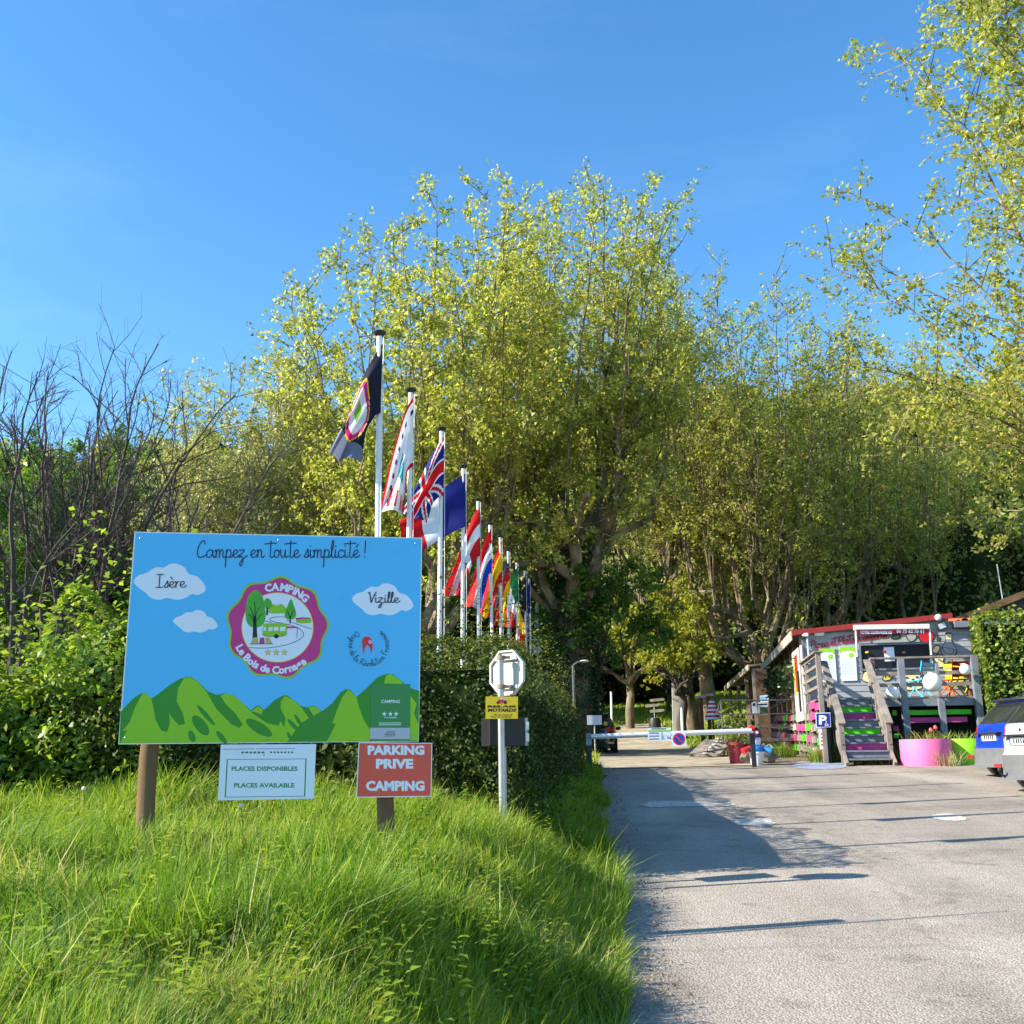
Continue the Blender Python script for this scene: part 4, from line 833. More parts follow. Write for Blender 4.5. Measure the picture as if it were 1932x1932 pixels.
# ------------------------------------------------------------------ stop sign seen from behind, with the yellow sign and the box below
q = P(948, 1540, 9.0); zg = g1(q[0], q[1]); S0 = np.array([q[0], q[1], zg]); top = P(944, 1232, 9.0)
stop = thing('stop_sign', 'octagonal road sign seen from its white back on a steel pole', 'sign', S0)
mb = MB(); mb.tube([(0, 0, -.3), (top[0] - q[0], 0, P(944, 1240, 9.)[2] - zg)], .029, 14); mb.build('pole', M_GALV, stop, smooth=True)
oc = P(951, 1269, 9.06) - S0; nb = unit((-.66, -.75, 0)); sx = unit(np.cross((0, 0, 1), nb)); up3 = np.array([0, 0, 1.])
oc = oc - nb * .045
octo = lambda r: [oc + sx * r * math.cos(R(22.5 + 45 * i)) + up3 * r * math.sin(R(22.5 + 45 * i)) for i in range(8)]
mb = MB(); mb.slab(octo(.202), nb, .003); mb.build('plate', M_BACK, stop)
mb = MB()
o1 = octo(.212); o2 = octo(.196)
for i in range(8):
    j = (i + 1) % 8; a, b_, c, d = o1[i], o1[j], o2[j], o2[i]; f = nb * .02
    mb.add([a + f, b_ + f, c + f, d + f, a - f * .4, b_ - f * .4, c - f * .4, d - f * .4], [(0, 1, 2, 3), (0, 4, 5, 1), (2, 6, 7, 3), (4, 7, 6, 5)])
mb.build('rim', M_BACK, stop)
for dz in (.125, -.125):
    mb = MB(); c = oc + nb * .016 + up3 * dz; mb.boxa(c, sx * .13, nb * .012, up3 * .016); mb.build('rail', M_GALV, stop)
    mb = MB(); mb.lathe([(.034, -.018), (.037, -.016), (.037, .016), (.034, .018)], 14, (oc * np.array([1, 1, 0]) * 0 + np.array([0, 0, c[2]]))); mb.boxa((.05, -.01, c[2]), (.03, 0, 0), (0, .008, 0), (0, 0, .012)); mb.build('clamp', mat('rusty_steel', (.26, .17, .11), rough=.7, var=.4, scale=20), stop)
mb = MB(); ylo = [P(*z3(372, 984), 8.94), P(*z3(370, 1167), 8.94), P(*z3(633, 1166), 8.98), P(*z3(634, 986), 8.98)]; yn = unit(np.cross(ylo[1] - ylo[0], ylo[3] - ylo[0])); yn = yn if yn[1] < 0 else -yn
Y0 = S0; YF = Face(ylo[0], yn, z3, .0004); rel = thing('yellow_sign', 'small yellow sign reading RELAIS MOTARDS on the steel pole', 'sign', Y0)
mb.slab([YF.at(372, 984), YF.at(370, 1167), YF.at(633, 1166), YF.at(634, 986)], yn, .004); mb.build('panel', M_SIGNYEL, rel, off=Y0)
def yprint(name, m, lay, fn):
    mb = MB(); fn(mb, lay)
    for q in mb.split(): q.build(name, m, rel, off=Y0)
yprint('lettering', M_PRINT_BLACK, 1, lambda b, l: (YF.text(b, 'RELAIS', 385, 1057, 618, 1075, l, .06, .3), YF.text(b, 'MOTARDS', 390, 1082, 620, 1110, l, .05, .35), YF.text(b, 'Par les motards', 438, 1127, 588, 1140, l, .03, .3), YF.text(b, 'Pour les motards', 415, 1143, 577, 1157, l, .03, .3)))
yprint('motorcycle_wheel', M_PRINT_BLACK, 1, lambda b, l: [YF.poly(b, ell(x, 1034, 14, 13), l) for x in (472, 530)])
yprint('motorcycle_body', M_PRINT_RED, 2, lambda b, l: YF.poly(b, [(468, 1026), (480, 1005), (505, 1000), (545, 1004), (535, 1018), (515, 1035), (485, 1040)], l))
yprint('motorcycle_rider', M_PRINT_WHITE, 3, lambda b, l: (YF.poly(b, [(484, 1004), (505, 996), (512, 1006), (495, 1014)], l), YF.poly(b, [(512, 1004), (546, 1004), (538, 1012), (515, 1014)], l)))
bq = P(*z3(510, 1275), 9.3); L0 = np.array([bq[0], bq[1], g1(bq[0], bq[1])]); box = thing('letter_box', 'dark metal letter box half hidden behind the steel pole', 'letter box', L0)
c = bq - L0; mb = MB(); mb.boxa(c, (.155, .055, 0), (-.04, .11, 0), (0, 0, .125)); mb.build('body', mat('box_dark', (.006, .0065, .008), rough=.5, var=.25, scale=6), box, bevel=.008)
mb = MB(); mb.boxa(c + np.array([.170, .060, 0]), (.014, .005, 0), (-.04, .11, 0), (0, 0, .12)); mb.build('door', mat('box_grey', (.30, .33, .28), rough=.5, var=.15, scale=6), box)
for dz in (.05, -.05): mb = MB(); mb.boxa(c + np.array([.217, -.055, dz]), (.014, .002, 0), (-.001, .006, 0), (0, 0, .035)); mb.build('name_plate', M_WHITE, box)
mb = MB(); mb.tube([(c[0], c[1], -.2), (c[0], c[1], c[2] - .12)], .03, 8); mb.build('leg', M_GALV, box)
# ------------------------------------------------------------------ flagpoles and flags
POLES = [(716, 630), (775, 737), (833, 810), (874, 881), (902, 943), (924, 988), (943.5, 1012), (958.5, 1038), (974.4, 1059.5), (989.5, 1075), (997.4, 1090), (1013.5, 1116)]
def cloth(name): return None
def flag_uk(s, t):
    x, y = s * 2 - 1, (t * 2 - 1); a = abs(x * .6 - y) ; b2 = abs(x * .6 + y)
    if abs(x) < .1 or abs(y) < .17: return 1
    if abs(x) < .17 or abs(y) < .28: return 0
    for dd in (x - y, x + y):
        if abs(dd) < .09: return 1
        if abs(dd) < .22: return 0
    return 2
FC = {'white': (236, 236, 240), 'red': (214, 28, 34), 'navy': (30, 40, 120), 'blue': (30, 70, 190), 'yellow': (250, 200, 30), 'black': (34, 36, 52), 'green': (20, 120, 70), 'orange': (230, 120, 30), 'magenta': (206, 40, 130), 'lime': (130, 190, 60), 'sky': (110, 170, 230), 'grey': (120, 126, 150)}
def cm(c):
    k = 'cloth_' + c
    if k in MATS: return MATS[k]
    m = mat(k, lin(FC[c]), rough=.75, var=.06, scale=8, spec=.2)
    n = m.node_tree.nodes; l = m.node_tree.links; tr = n.new('ShaderNodeBsdfTranslucent'); tr.inputs['Color'].default_value = lin(FC[c]) + (1,); ms = n.new('ShaderNodeMixShader'); ms.inputs['Fac'].default_value = .3
    l.new(n['Principled BSDF'].outputs['BSDF'], ms.inputs[1]); l.new(tr.outputs['BSDF'], ms.inputs[2]); l.new(ms.outputs['Shader'], n['Material Output'].inputs['Surface']); return m
def badge_pat(s, t):
    d = math.hypot((s - .50) * 1.6, (t - .45))
    if d < .33: return 2 if not (.42 < s < .56 and .3 < t < .5) else 4
    if d < .43: return 1
    if d < .46: return 3
    return 5 if s > .78 else 0
def region_pat(s, t):
    if t < .08 or t > .92: return 1
    if .35 < s < .62 and .35 < t < .7: return 2 if (s + t) % .12 > .05 else 3
    if .15 < t < .25 and int(s * 24) % 3 == 0: return 4
    if .75 < s < .95 and int(t * 14) % 3 == 0: return 1
    return 0
def star_ring(s, t):
    a = math.atan2(t - .5, (s - .5) * 1.5); d = math.hypot((s - .5) * 1.5, t - .5); return 1 if abs(d - .32) < .05 and abs((a * 12 / 6.283) % 1 - .5) < .28 else 0
FLAGS = [  # colours, pattern, (drop angle deg, length, hoist), folds, label
 (['black', 'magenta', 'white', 'yellow', 'lime', 'grey'], badge_pat, (68, 1.42, .82), 'black flag with the round pink badge'),
 (['white', 'red', 'sky', 'green', 'navy'], region_pat, (76, 1.55, .92), 'white printed flag with red stripes and a blue emblem'),
 (['white', 'red', 'navy'], flag_uk, (63, 1.35, .92), 'red, white and blue British flag'),
 (['navy', 'white', 'red'], lambda s, t: 0 if s < .36 else (1 if s < .66 else 2), (38, 1.45, .95), 'blue, white and red French flag'),
 (['red', 'white'], lambda s, t: 1 if (abs(s - .42) < .09 or abs(t - .5) < .12) else 0, (68, 1.5, .9), 'red flag with a white cross'),
 (['red', 'white', 'blue'], lambda s, t: 0 if t < .34 else (1 if t < .67 else 2), (72, 1.45, .9), 'red, white and blue Dutch flag'),
 (['red', 'yellow', 'orange'], lambda s, t: 0 if (t < .26 or t > .74) else (2 if math.hypot(s - .36, t - .5) < .12 else 1), (72, 1.5, .9), 'red and yellow Spanish flag'),
 (['black', 'red', 'yellow'], lambda s, t: 0 if t < .34 else (1 if t < .67 else 2), (74, 1.5, .9), 'black, red and gold German flag'),
 (['green', 'white', 'red'], lambda s, t: 0 if s < .34 else (1 if s < .67 else 2), (76, 1.4, .9), 'green, white and red Italian flag'),
 (['black', 'yellow', 'red'], lambda s, t: 0 if s < .36 else (1 if s < .68 else 2), (80, 1.9, 1.0), 'black, yellow and red Belgian flag'),
 (['navy', 'yellow'], star_ring, (79, 1.5, .9), 'blue flag with yellow stars'),
 (['white', 'sky', 'green'], lambda s, t: 1 if .5 < s < .7 and .3 < t < .7 else (2 if .8 < s < .85 else 0), (84, 1.7, .8), 'white flag with a small blue emblem')]
h_pole = None
for k, ((u, v), (cols, pat, (ang, Lf, Hf), lab)) in enumerate(zip(POLES, FLAGS)):
    # all masts are alike; each stands where its top shows at that height
    lo, hi = 8., 60.
    for _ in range(40):
        m_ = (lo + hi) / 2; w = P(u, v, m_); hh = w[2] - (.052 * m_)
        if h_pole is None: lo = hi = 10.5
        elif hh > h_pole: hi = m_
        else: lo = m_
    D = (lo + hi) / 2; topp = P(u, v, D)
    if h_pole is None: h_pole = topp[2] - .052 * D
    zg = g1(topp[0], topp[1]); Hm = topp[2] - zg
    ordn = ('first', 'second', 'third', 'fourth', 'fifth', 'sixth', 'seventh', 'eighth', 'ninth', 'tenth', 'eleventh', 'twelfth')[k]
    pl = thing('flagpole', '%s white flagpole counted from the campsite board, with black disc top' % ordn, 'flagpole', (topp[0], topp[1], zg), 0, 'row of white flagpoles')
    lx_, ly_ = ((-.06, 0), (.0, 0), (.03, 0), (.02, 0), (.0, 0))[k % 5]
    mb = MB(); mb.tube([(-lx_, 0, -.3), (-lx_ * .5, 0, Hm * .5), (0, 0, Hm)], [.034, .033, .030], 12); mb.build('mast', M_ALU, pl, smooth=True)
    mb = MB(); mb.lathe([(.035, Hm - .03), (.045, Hm - .02), (.074, Hm + .006), (.076, Hm + .016), (.066, Hm + .026), (.02, Hm + .034)], 16); mb.build('top_disc', M_BLACKP, pl, smooth=True)
    mb = MB(); mb.lathe([(.036, Hm * .32), (.038, Hm * .32 + .01), (.038, Hm * .32 + .05), (.036, Hm * .32 + .06)], 12); mb.build('collar', M_GALV, pl)
    mb = MB(); mb.tube([(.05, -.03, Hm - .05), (.055, -.035, Hm * .5), (.045, -.03, .9)], .004, 4); mb.build('halyard', M_WHITE, pl)
    if k > 3: Lf *= 1.3; Hf *= 1.15
    # the cloth hangs from the mast, its fly end dropped to the left by its weight
    rng = np.random.default_rng(400 + k); ns, nt = 46, 30; a = R(ang); V = []; ph = rng.uniform(0, 6)
    for i in range(ns + 1):
        s_ = i / ns; bend = a * (1 - .25 * math.exp(-s_ * 4)); dirx, dirz = -math.cos(bend), -math.sin(bend)
        for j in range(nt + 1):
            t_ = j / nt; gath = 1 - (.55 if ang > 60 else .12) * s_ ** .8           # the hoist gathers into folds
            hz = -Hf * t_ * (1 - s_ * (.45 if ang > 60 else .1)); hx_ = (.30 if ang > 60 else .06) * t_ * s_ * Hf
            fold = math.sin(t_ * 9 + ph + s_ * 3) * .10 * s_ ** .7 * (1.3 if ang > 60 else .6) + .03 * math.sin(s_ * 11 + t_ * 4 + ph)
            V.append((dirx * s_ * Lf * (1 - .12 * t_ * s_) + hx_ + .035 * math.sin(t_ * 7 + ph) * s_ + .04, fold * .8 - .05 - .10 * s_, dirz * s_ * Lf * (1 - .18 * t_) + hz * gath ** .5 - .12))
    V = np.array(V); idx = np.arange((ns + 1) * (nt + 1)).reshape(ns + 1, nt + 1); fq = np.stack([idx[:-1, :-1], idx[1:, :-1], idx[1:, 1:], idx[:-1, 1:]], -1).reshape(-1, 4)
    mi = [pat((i + .5) / ns, (j + .5) / nt) for i in range(ns) for j in range(nt)]
    fl = np_mesh('flag', V, [fq], [cm(c) for c in cols], smooth=True, mi=mi); fl.location = (topp[0], topp[1], topp[2])
    tag(fl, lab + ' hanging from its white mast', 'flag', 'row of hanging flags')
# ------------------------------------------------------------------ barrier
bl = Pg(1112, 1450); br = Pg(1412, 1446); br = np.array([br[0], bl[1] + .1, g1(br[0], bl[1] + .1)])
E0 = np.array([bl[0], bl[1], g1(bl[0], bl[1])]); bar = thing('barrier', 'white barrier arm lowered across the campsite entrance', 'barrier', E0)
al = P(1112, 1390, bl[1]) - E0; ar = P(1416, 1379, br[1]) - E0
mb = MB(); mb.box(-.06, .06, -.06, .06, -.2, al[2] + .06); mb.build('post', M_BLACKP, bar, bevel=.008)
mb = MB(); mb.box(-.065, .065, -.068, .068, al[2] - .20, al[2] + .075); mb.build('post_head', mat('steel_blue', (.25, .32, .40), rough=.4, var=.1), bar, bevel=.008)
mb = MB(); mb.box(br[0] - E0[0] - .05, br[0] - E0[0] + .05, br[1] - E0[1] - .05, br[1] - E0[1] + .05, br[2] - E0[2] - .2, ar[2] - .05); mb.build('rest_post', M_BLACKP, bar, bevel=.006)
mb = MB(); mb.tube([al + (.03, -.07, 0), ar + (0, -.07, 0)], .058, 12); mb.build('arm', mat('arm_white', (.72, .74, .76), rough=.3, var=.05, scale=3, metal=.2), bar, smooth=True)
SF = Face(P(*z6(800, 1030), bl[1] - .16), (0, -1, 0), z6, .003)
info = thing('barrier_notice', 'white and green notice panel fixed to the barrier arm', 'notice', E0)
def sprint(par, name, m, lay, fn):
    mb = MB(); fn(mb, lay)
    for q in mb.split(): q.build(name, m, par, off=E0)
mb = MB(); mb.slab([SF.at(x, y) for x, y in ((685, 965), (690, 1088), (912, 1082), (905, 962))], (0, -1, 0), .006); mb.build('panel', M_PRINT_WHITE, info, off=E0)
sprint(info, 'green_band', M_PRINT_LIME, 1, lambda b, l: (SF.poly(b, [(692, 986), (905, 984), (905, 998), (692, 1000)], l), SF.poly(b, [(815, 1000), (822, 1000), (822, 1082), (815, 1082)], l)))
sprint(info, 'text_line', M_PRINT_NAVY, 1, lambda b, l: [SF.poly(b, [(700, y), (790, y - 1), (790, y + 7), (700, y + 8)], l) for y in (1010, 1038, 1066)] + [SF.poly(b, [(720, 970), (860, 968), (860, 976), (720, 978)], l)])
sprint(info, 'hand_writing', M_PRINT_BLUE, 1, lambda b, l: ribbon([np.array(q, float) for q in ([(835, 1040), (830, 1068), (850, 1066)], [(860, 1030), (862, 1036)], [(885, 1040), (870, 1055), (880, 1070), (888, 1060), (872, 1058)], [(905, 1038), (893, 1056), (900, 1070), (908, 1060), (895, 1058)])], 4, lambda p: SF.at(p[0], p[1], l), b))
nop = thing('no_parking_sign', 'round blue and red no parking sign on a white square hung from the barrier', 'sign', E0)
mb = MB(); mb.slab([SF.at(x, y, 4) for x, y in ((915, 1010), (920, 1138), (1052, 1134), (1045, 1006))], (0, -1, 0), .006); mb.build('panel', M_PRINT_WHITE, nop, off=E0)
sprint(nop, 'red_disc', M_PRINT_RED, 5, lambda b, l: SF.poly(b, ell(982, 1070, 58, 59, 0, 30), l))
sprint(nop, 'blue_disc', M_PRINT_BLUE, 6, lambda b, l: SF.poly(b, ell(982, 1070, 47, 48, 0, 30), l))
sprint(nop, 'red_bar', M_PRINT_RED, 7, lambda b, l: SF.poly(b, [(944, 1040), (952, 1032), (1020, 1100), (1012, 1108)], l))
# ------------------------------------------------------------------ snack bar: frame of the building
AB = math.atan(.157); fx = np.array([math.cos(AB), -math.sin(AB), 0]); fy = np.array([math.sin(AB), math.cos(AB), 0])
C0 = P(1517, 1300, 28.2); C0 = np.array([C0[0], C0[1], g1(C0[0], C0[1])])
def loc(w): w = np.asarray(w) - C0; return np.array([np.dot(w, fx), np.dot(w, fy), w[2]])
def fr(zf, x, y, Y=0.): return loc(hit(*zf(x, y), C0 + fy * Y, -fy))
def sd_(zf, x, y, X=0.): return loc(hit(*zf(x, y), C0 + fx * X, fx))
def gl(X, Y): w = C0 + fx * X + fy * Y; return g1(w[0], w[1]) - C0[2]
px = lambda u, v: (u, v)
bar_h = thing('snack_bar', 'grey clapboard snack bar with red roof edge and raised wooden terrace', 'building', C0, -AB)
M_CLAP = mat('grey_clapboard', (.32, .34, .355), rough=.7, var=.1, scale=3, stretch=(.4, 1, 3), bump=.15, dirt=((.26, .26, .25), 2.5, .6, .5))
M_WOODG = mat('weathered_wood', (.22, .19, .165), rough=.85, var=.35, scale=5, stretch=(1, 1, .4), bump=.3, spec=.2)
M_WOODB = mat('brown_wood', (.13, .08, .05), rough=.85, var=.35, scale=4, bump=.3, spec=.2)
M_WOODL = mat('bleached_wood', (.42, .37, .31), rough=.85, var=.3, scale=5, bump=.3, spec=.2)
M_SLATE = mat('slate_paint', (.16, .18, .21), rough=.6, var=.2, scale=5)
M_PINKP = mat('pink_paint', lin((232, 70, 130)), rough=.6, var=.12, scale=5)
M_MAGP = mat('magenta_paint', lin((190, 60, 130)), rough=.6, var=.12, scale=5)
M_GREENP = mat('green_paint', lin((80, 200, 20)), rough=.6, var=.12, scale=5)
M_REDR = mat('red_roof_metal', lin((140, 34, 32)), rough=.5, var=.12, scale=3)
M_DARKGL = mat('dark_glass', (.014, .018, .026), rough=.5, var=.2, scale=1.5, spec=.2)
M_ROOFT = mat('roof_felt', (.16, .13, .12), rough=.9, var=.3, scale=3)
M_ZINC = mat('grey_pvc', (.45, .46, .47), rough=.5, var=.08)
a0 = fr(px, 1511, 1196); a1 = fr(px, 1790, 1166); slope = (a1[2] - a0[2]) / (a1[0] - a0[0]); XR = a1[0]; zroof = lambda X: a0[2] + slope * (X - a0[0])
zd = loc(P(1720, 1317, 26.2))[2]; XEND = XR + 1.6
h0, h1, hz0, hz1 = fr(z5, 305, 560)[0], fr(z5, 985, 560)[0], fr(z5, 640, 785)[2], fr(z5, 640, 553)[2]
annex_top = fr(z5, 1300, 335)[2]
Z = zd - .35; i = 0
while Z < zroof(XR) - .02:
    zt = Z + .155; top_cut = zt + .005
    segs_ = []
    xa = 0.02 if zt <= zroof(.02) else a0[0] + (zt - a0[2]) / slope
    xb = XEND if zt < annex_top else XR
    if xa < xb - .1:
        if zt > hz0 and Z < hz1: segs_ = [(xa, h0), (h1, xb)]
        else: segs_ = [(xa, xb)]
    for s0, s1 in segs_:
        if s1 - s0 < .08: continue
        mb = MB(); mb.add([(s0, 0, Z), (s1, 0, Z), (s1, .012, zt), (s0, .012, zt), (s0, .06, Z), (s1, .06, Z), (s1, .06, zt), (s0, .06, zt)], [(0, 1, 2, 3), (5, 4, 7, 6), (0, 4, 5, 1), (3, 2, 6, 7), (0, 3, 7, 4), (1, 5, 6, 2)])
        mb.build('clapboard', M_CLAP, bar_h)
    Z += .16
mb = MB(); mb.add([(.05, .055, 0), (XEND, .055, 0), (XEND, .055, annex_top), (XR, .055, annex_top), (XR, .055, zroof(XR)), (.05, .055, zroof(.05)), (.05, .2, 0), (XEND, .2, 0), (XEND, .2, annex_top), (XR, .2, annex_top), (XR, .2, zroof(XR)), (.05, .2, zroof(.05))],
    [(0, 1, 2, 3, 4, 5), (11, 10, 9, 8, 7, 6), (0, 6, 7, 1), (5, 4, 10, 11)]); mb.build('wall', M_CLAP, bar_h)
mb = MB(); LR = 11.0
def roofpt(X, Y, dz=0): return (X, Y, zroof(X) + dz)
x0r, x1r = -.22, XR + .06
mb.add([roofpt(x0r, -.12, .02), roofpt(x1r, -.12, .02), roofpt(x1r, LR, .02), roofpt(x0r, LR, .02), roofpt(x0r, -.12, .09), roofpt(x1r, -.12, .09), roofpt(x1r, LR, .09), roofpt(x0r, LR, .09)], [(3, 2, 1, 0), (4, 5, 6, 7), (0, 1, 5, 4), (1, 2, 6, 5), (2, 3, 7, 6), (3, 0, 4, 7)])
rf = mb.build('roof', M_ROOFT, bar_h)
mb = MB(); mb.add([roofpt(x0r, -.16, -.03), roofpt(x1r, -.16, -.03), roofpt(x1r, -.16, .11), roofpt(x0r, -.16, .11), roofpt(x0r, -.122, -.03), roofpt(x1r, -.122, -.03), roofpt(x1r, -.122, .11), roofpt(x0r, -.122, .11)], [(0, 1, 2, 3), (5, 4, 7, 6), (3, 2, 6, 7), (0, 4, 5, 1), (1, 5, 6, 2), (0, 3, 7, 4)])
mb.build('fascia', M_REDR, rf)
for k in range(int(LR / .42)):        # white scalloped eave boards down the long side
    y0 = -.1 + k * .42; mb = MB(); mb.add([(x0r - .03, y0, zroof(x0r) - .16), (x0r - .03, y0 + .4, zroof(x0r) - .16 + .02 * (k % 2)), (x0r - .03, y0 + .4, zroof(x0r) + .1), (x0r - .03, y0, zroof(x0r) + .1), (x0r - .003, y0, zroof(x0r) - .16), (x0r - .003, y0 + .4, zroof(x0r) - .16), (x0r - .003, y0 + .4, zroof(x0r) + .1), (x0r - .003, y0, zroof(x0r) + .1)], [(3, 2, 1, 0), (4, 5, 6, 7), (0, 1, 5, 4), (2, 3, 7, 6), (1, 2, 6, 5), (0, 4, 7, 3)]); mb.build('eave_board', M_WOODL, rf)
# serving hatch
mb = MB(); mb.box(h0, h1, .03, .052, hz0, hz1); ht = mb.build('serving_hatch', M_DARKGL, bar_h)
mb = MB()
for q in ((h0 - .05, h1 + .05, hz1, hz1 + .05), (h0 - .05, h1 + .05, hz0 - .05, hz0), (h0 - .05, h0, hz0, hz1), (h1, h1 + .05, hz0, hz1)): mb.box(q[0], q[1], -.03, .09, q[2], q[3])
mb.build('frame', M_SLATE, ht)
mb = MB(); c = fr(z5, 595, 645); mb.box(c[0] - .13, c[0] + .13, .015, .028, c[2] - .19, c[2] + .19); mb.build('price_notice', M_PRINT_WHITE, ht)
for xx, yy, m in ((372, 630, M_PRINT_YEL), (545, 622, M_PRINT_RED), (735, 628, paint('print_orange', (220, 120, 40)))):
    c = fr(z5, xx, yy); mb = MB(); mb.sphere((c[0], -.03, c[2]), .035, 8, sc=(1.5, 1, .9)); mb.build('hanging_ornament', m, ht, smooth=True)
# wall print and signs
WF = Face(C0 - fy * .004, -fy, z4, .003); WF5 = Face(C0 - fy * .004, -fy, z5, .003)
def wprint(par, name, m, lay, fn, split=True):
    mb = MB(); fn(mb, lay)
    for q in (mb.split() if split else [mb]):
        q.v = [np.array([loc(p) for p in v]) for v in q.v]; q.build(name, m, par)
ls, L_ = script_lines('Pizza et Plats à emporter')
k_ = (1930 - 1160) / L_; M_SCRIPT = paint('sign_script_red', (150, 34, 60))
wprint(bar_h, 'wall_lettering', M_SCRIPT, 2, lambda b, l: ribbon(ls, .34, lambda p: WF.at(1162 + p[0] * k_, 588 - p[1] * 36 - .147 * p[0] * k_, l), b, 3))
M_INK = paint('mural_ink', (30, 28, 30)); M_CREAM = paint('mural_cream', (236, 214, 160)); M_OLIVE = paint('mural_olive', (60, 74, 52)); M_TOM = paint('mural_tomato', (190, 30, 40))
def blob(par, pts, fill, name, lay, grow=11, smooth=3):
    q = np.array(pts, float); c = q.mean(0); o = c + (q - c) * (1 + grow / np.linalg.norm(q - c, axis=1)[:, None])
    wprint(par, name + '_outline', M_INK, lay, lambda b, l: WF5.poly(b, [tuple(p) for p in o], l, smooth)); wprint(par, name, fill, lay + 1, lambda b, l: WF5.poly(b, [tuple(p) for p in q], l, smooth))
blob(bar_h, ell(962, 472, 72, 56), M_TOM, 'mural_tomato', 1)
blob(bar_h, [(1150, 445), (1215, 445), (1210, 510), (1250, 580), (1258, 630), (1225, 660), (1150, 660), (1112, 630), (1120, 580), (1158, 510)], M_CLAP, 'mural_bottle', 1, 9, 2)
blob(bar_h, [(1150, 448), (1215, 448), (1210, 500), (1158, 500)], M_CREAM, 'mural_cork', 3, 6, 0)
blob(bar_h, [(1128, 580), (1180, 590), (1230, 600), (1220, 640), (1170, 640), (1140, 620)], M_CLAP, 'mural_oil', 3, 6)
blob(bar_h, [(1030, 600), (1055, 565), (1090, 570), (1085, 605), (1060, 635), (1030, 622)], M_CREAM, 'mural_mushroom', 1)
blob(bar_h, [(1040, 690), (1065, 660), (1110, 660), (1130, 690), (1125, 715), (1130, 765), (1080, 770), (1060, 720)], M_CREAM, 'mural_mushroom', 1)
for q in (ell(1058, 447, 12, 15), ell(1082, 494, 17, 20), ell(1186, 740, 18, 26, .3)): blob(bar_h, q, M_OLIVE, 'mural_olive', 1, 5)
blob(bar_h, [(620, 490), (650, 452), (695, 455), (680, 485)], M_OLIVE, 'mural_leaf', 1); blob(bar_h, [(765, 455), (855, 455), (845, 500), (800, 515)], M_CLAP, 'mural_onion', 1)
blob(bar_h, [(325, 890), (345, 830), (390, 815), (430, 860), (415, 920), (350, 915)], M_CREAM, 'mural_slice', 1, 8, 2)
blob(bar_h, [(535, 880), (560, 840), (600, 835), (620, 860), (600, 895), (545, 905)], paint('mural_cheese', (220, 190, 60)), 'mural_cheese', 1)
blob(bar_h, ell(815, 885, 105, 40), M_CREAM, 'mural_pizza', 1, 9); blob(bar_h, ell(800, 970, 120, 30), M_CREAM, 'mural_pizza', 1, 9)
for cx, cy in ((770, 880), (830, 900), (870, 875), (800, 965)): blob(bar_h, ell(cx, cy, 12, 8), M_INK, 'mural_topping', 4, 2)
wprint(bar_h, 'mural_eye', M_INK, 3, lambda b, l: [WF5.poly(b, ell(x, y, 8, 12), l) for x, y in ((555, 870), (595, 860))])
for j, q in enumerate((((1240, 590), (1395, 588), (1420, 922), (1268, 925)), ((1445, 576), (1600, 573), (1622, 908), (1468, 912)))):
    mn = thing('menu_board', ('white and green menu board nearest the corner of the snack bar', 'white and green menu board next to the serving hatch')[j], 'menu', C0, -AB, 'menu boards on the wall')
    mb = MB(); mb.slab([loc(WF.at(x, y, 8)) for x, y in q], (0, -1, 0), .02); mb.build('panel', M_PRINT_WHITE, mn)
    (xa, ya), (xb, yb), (xc, yc), (xd, yd) = q
    wprint(mn, 'header', M_PRINT_LIME, 9, lambda b, l: WF.poly(b, [(xa, ya), (xb, yb), (xb + 4, yb + 62), (xb - 30, yb + 42), ((xa + xb) / 2, ya + 36), (xa + 30, ya + 42), (xa + 4, ya + 62)], l))
    wprint(mn, 'price_spot', M_PRINT_LIME, 9, lambda b, l: WF.poly(b, ell(xb - 38, yb + 82, 25, 26), l))
    wprint(mn, 'text_line', M_PRINT_GREY, 9, lambda b, l: [WF.poly(b, [(xa + 12 + k * .9, ya + 120 + k * 17), (xb - 18 + k * .9, yb + 120 + k * 17), (xb - 18 + k * .9, yb + 124 + k * 17), (xa + 12 + k * .9, ya + 124 + k * 17)], l) for k in range(10)])
# awning with the red valance
aw = thing('awning', 'rolled awning with red valance showing a phone number over the serving hatch', 'awning', C0, -AB)
YA = -.34; A = lambda x, y: fr(z5, x, y, YA)
mb = MB(); p, q = A(238, 382), A(990, 372); mb.beam(p, q, .16, .13); mb.build('cassette', mat('awning_white', (.68, .66, .60), rough=.45, var=.06), aw, bevel=.01)
for xx, yb_ in ((266, 668), (1003, 650)):
    mb = MB(); p = A(xx - 6, 395); q = A(xx + 8, yb_); mb.tube([p, q, q + (.05, .25, .03)], .028, 8); mb.build('arm', MATS['awning_white'], aw, smooth=True)
mb = MB(); n_ = 24; tl_, tr_, bl_, br_ = A(270, 398), A(972, 384), A(278, 452), A(972, 438)
V = []
for i in range(n_ + 1):
    t = i / n_; wv = .012 * math.sin(i * 1.7); V += [tl_ * (1 - t) + tr_ * t, bl_ * (1 - t) + br_ * t + (0, wv, 0)]
mb.add(V, [(2 * i, 2 * i + 1, 2 * i + 3, 2 * i + 2) for i in range(n_)]); mb.build('valance', paint('valance_red', (186, 24, 66), .6, .06), aw)
AF = Face(C0 + fy * (YA - .018), -fy, z5, .003)
wprint(aw, 'lettering', M_PRINT_WHITE, 1, lambda b, l: (AF.text(b, 'VOTRE COMMANDE AU', 303, 412, 620, 444, l, .05), AF.text(b, '06 75 62 75 61', 664, 398, 938, 436, l, .05)))
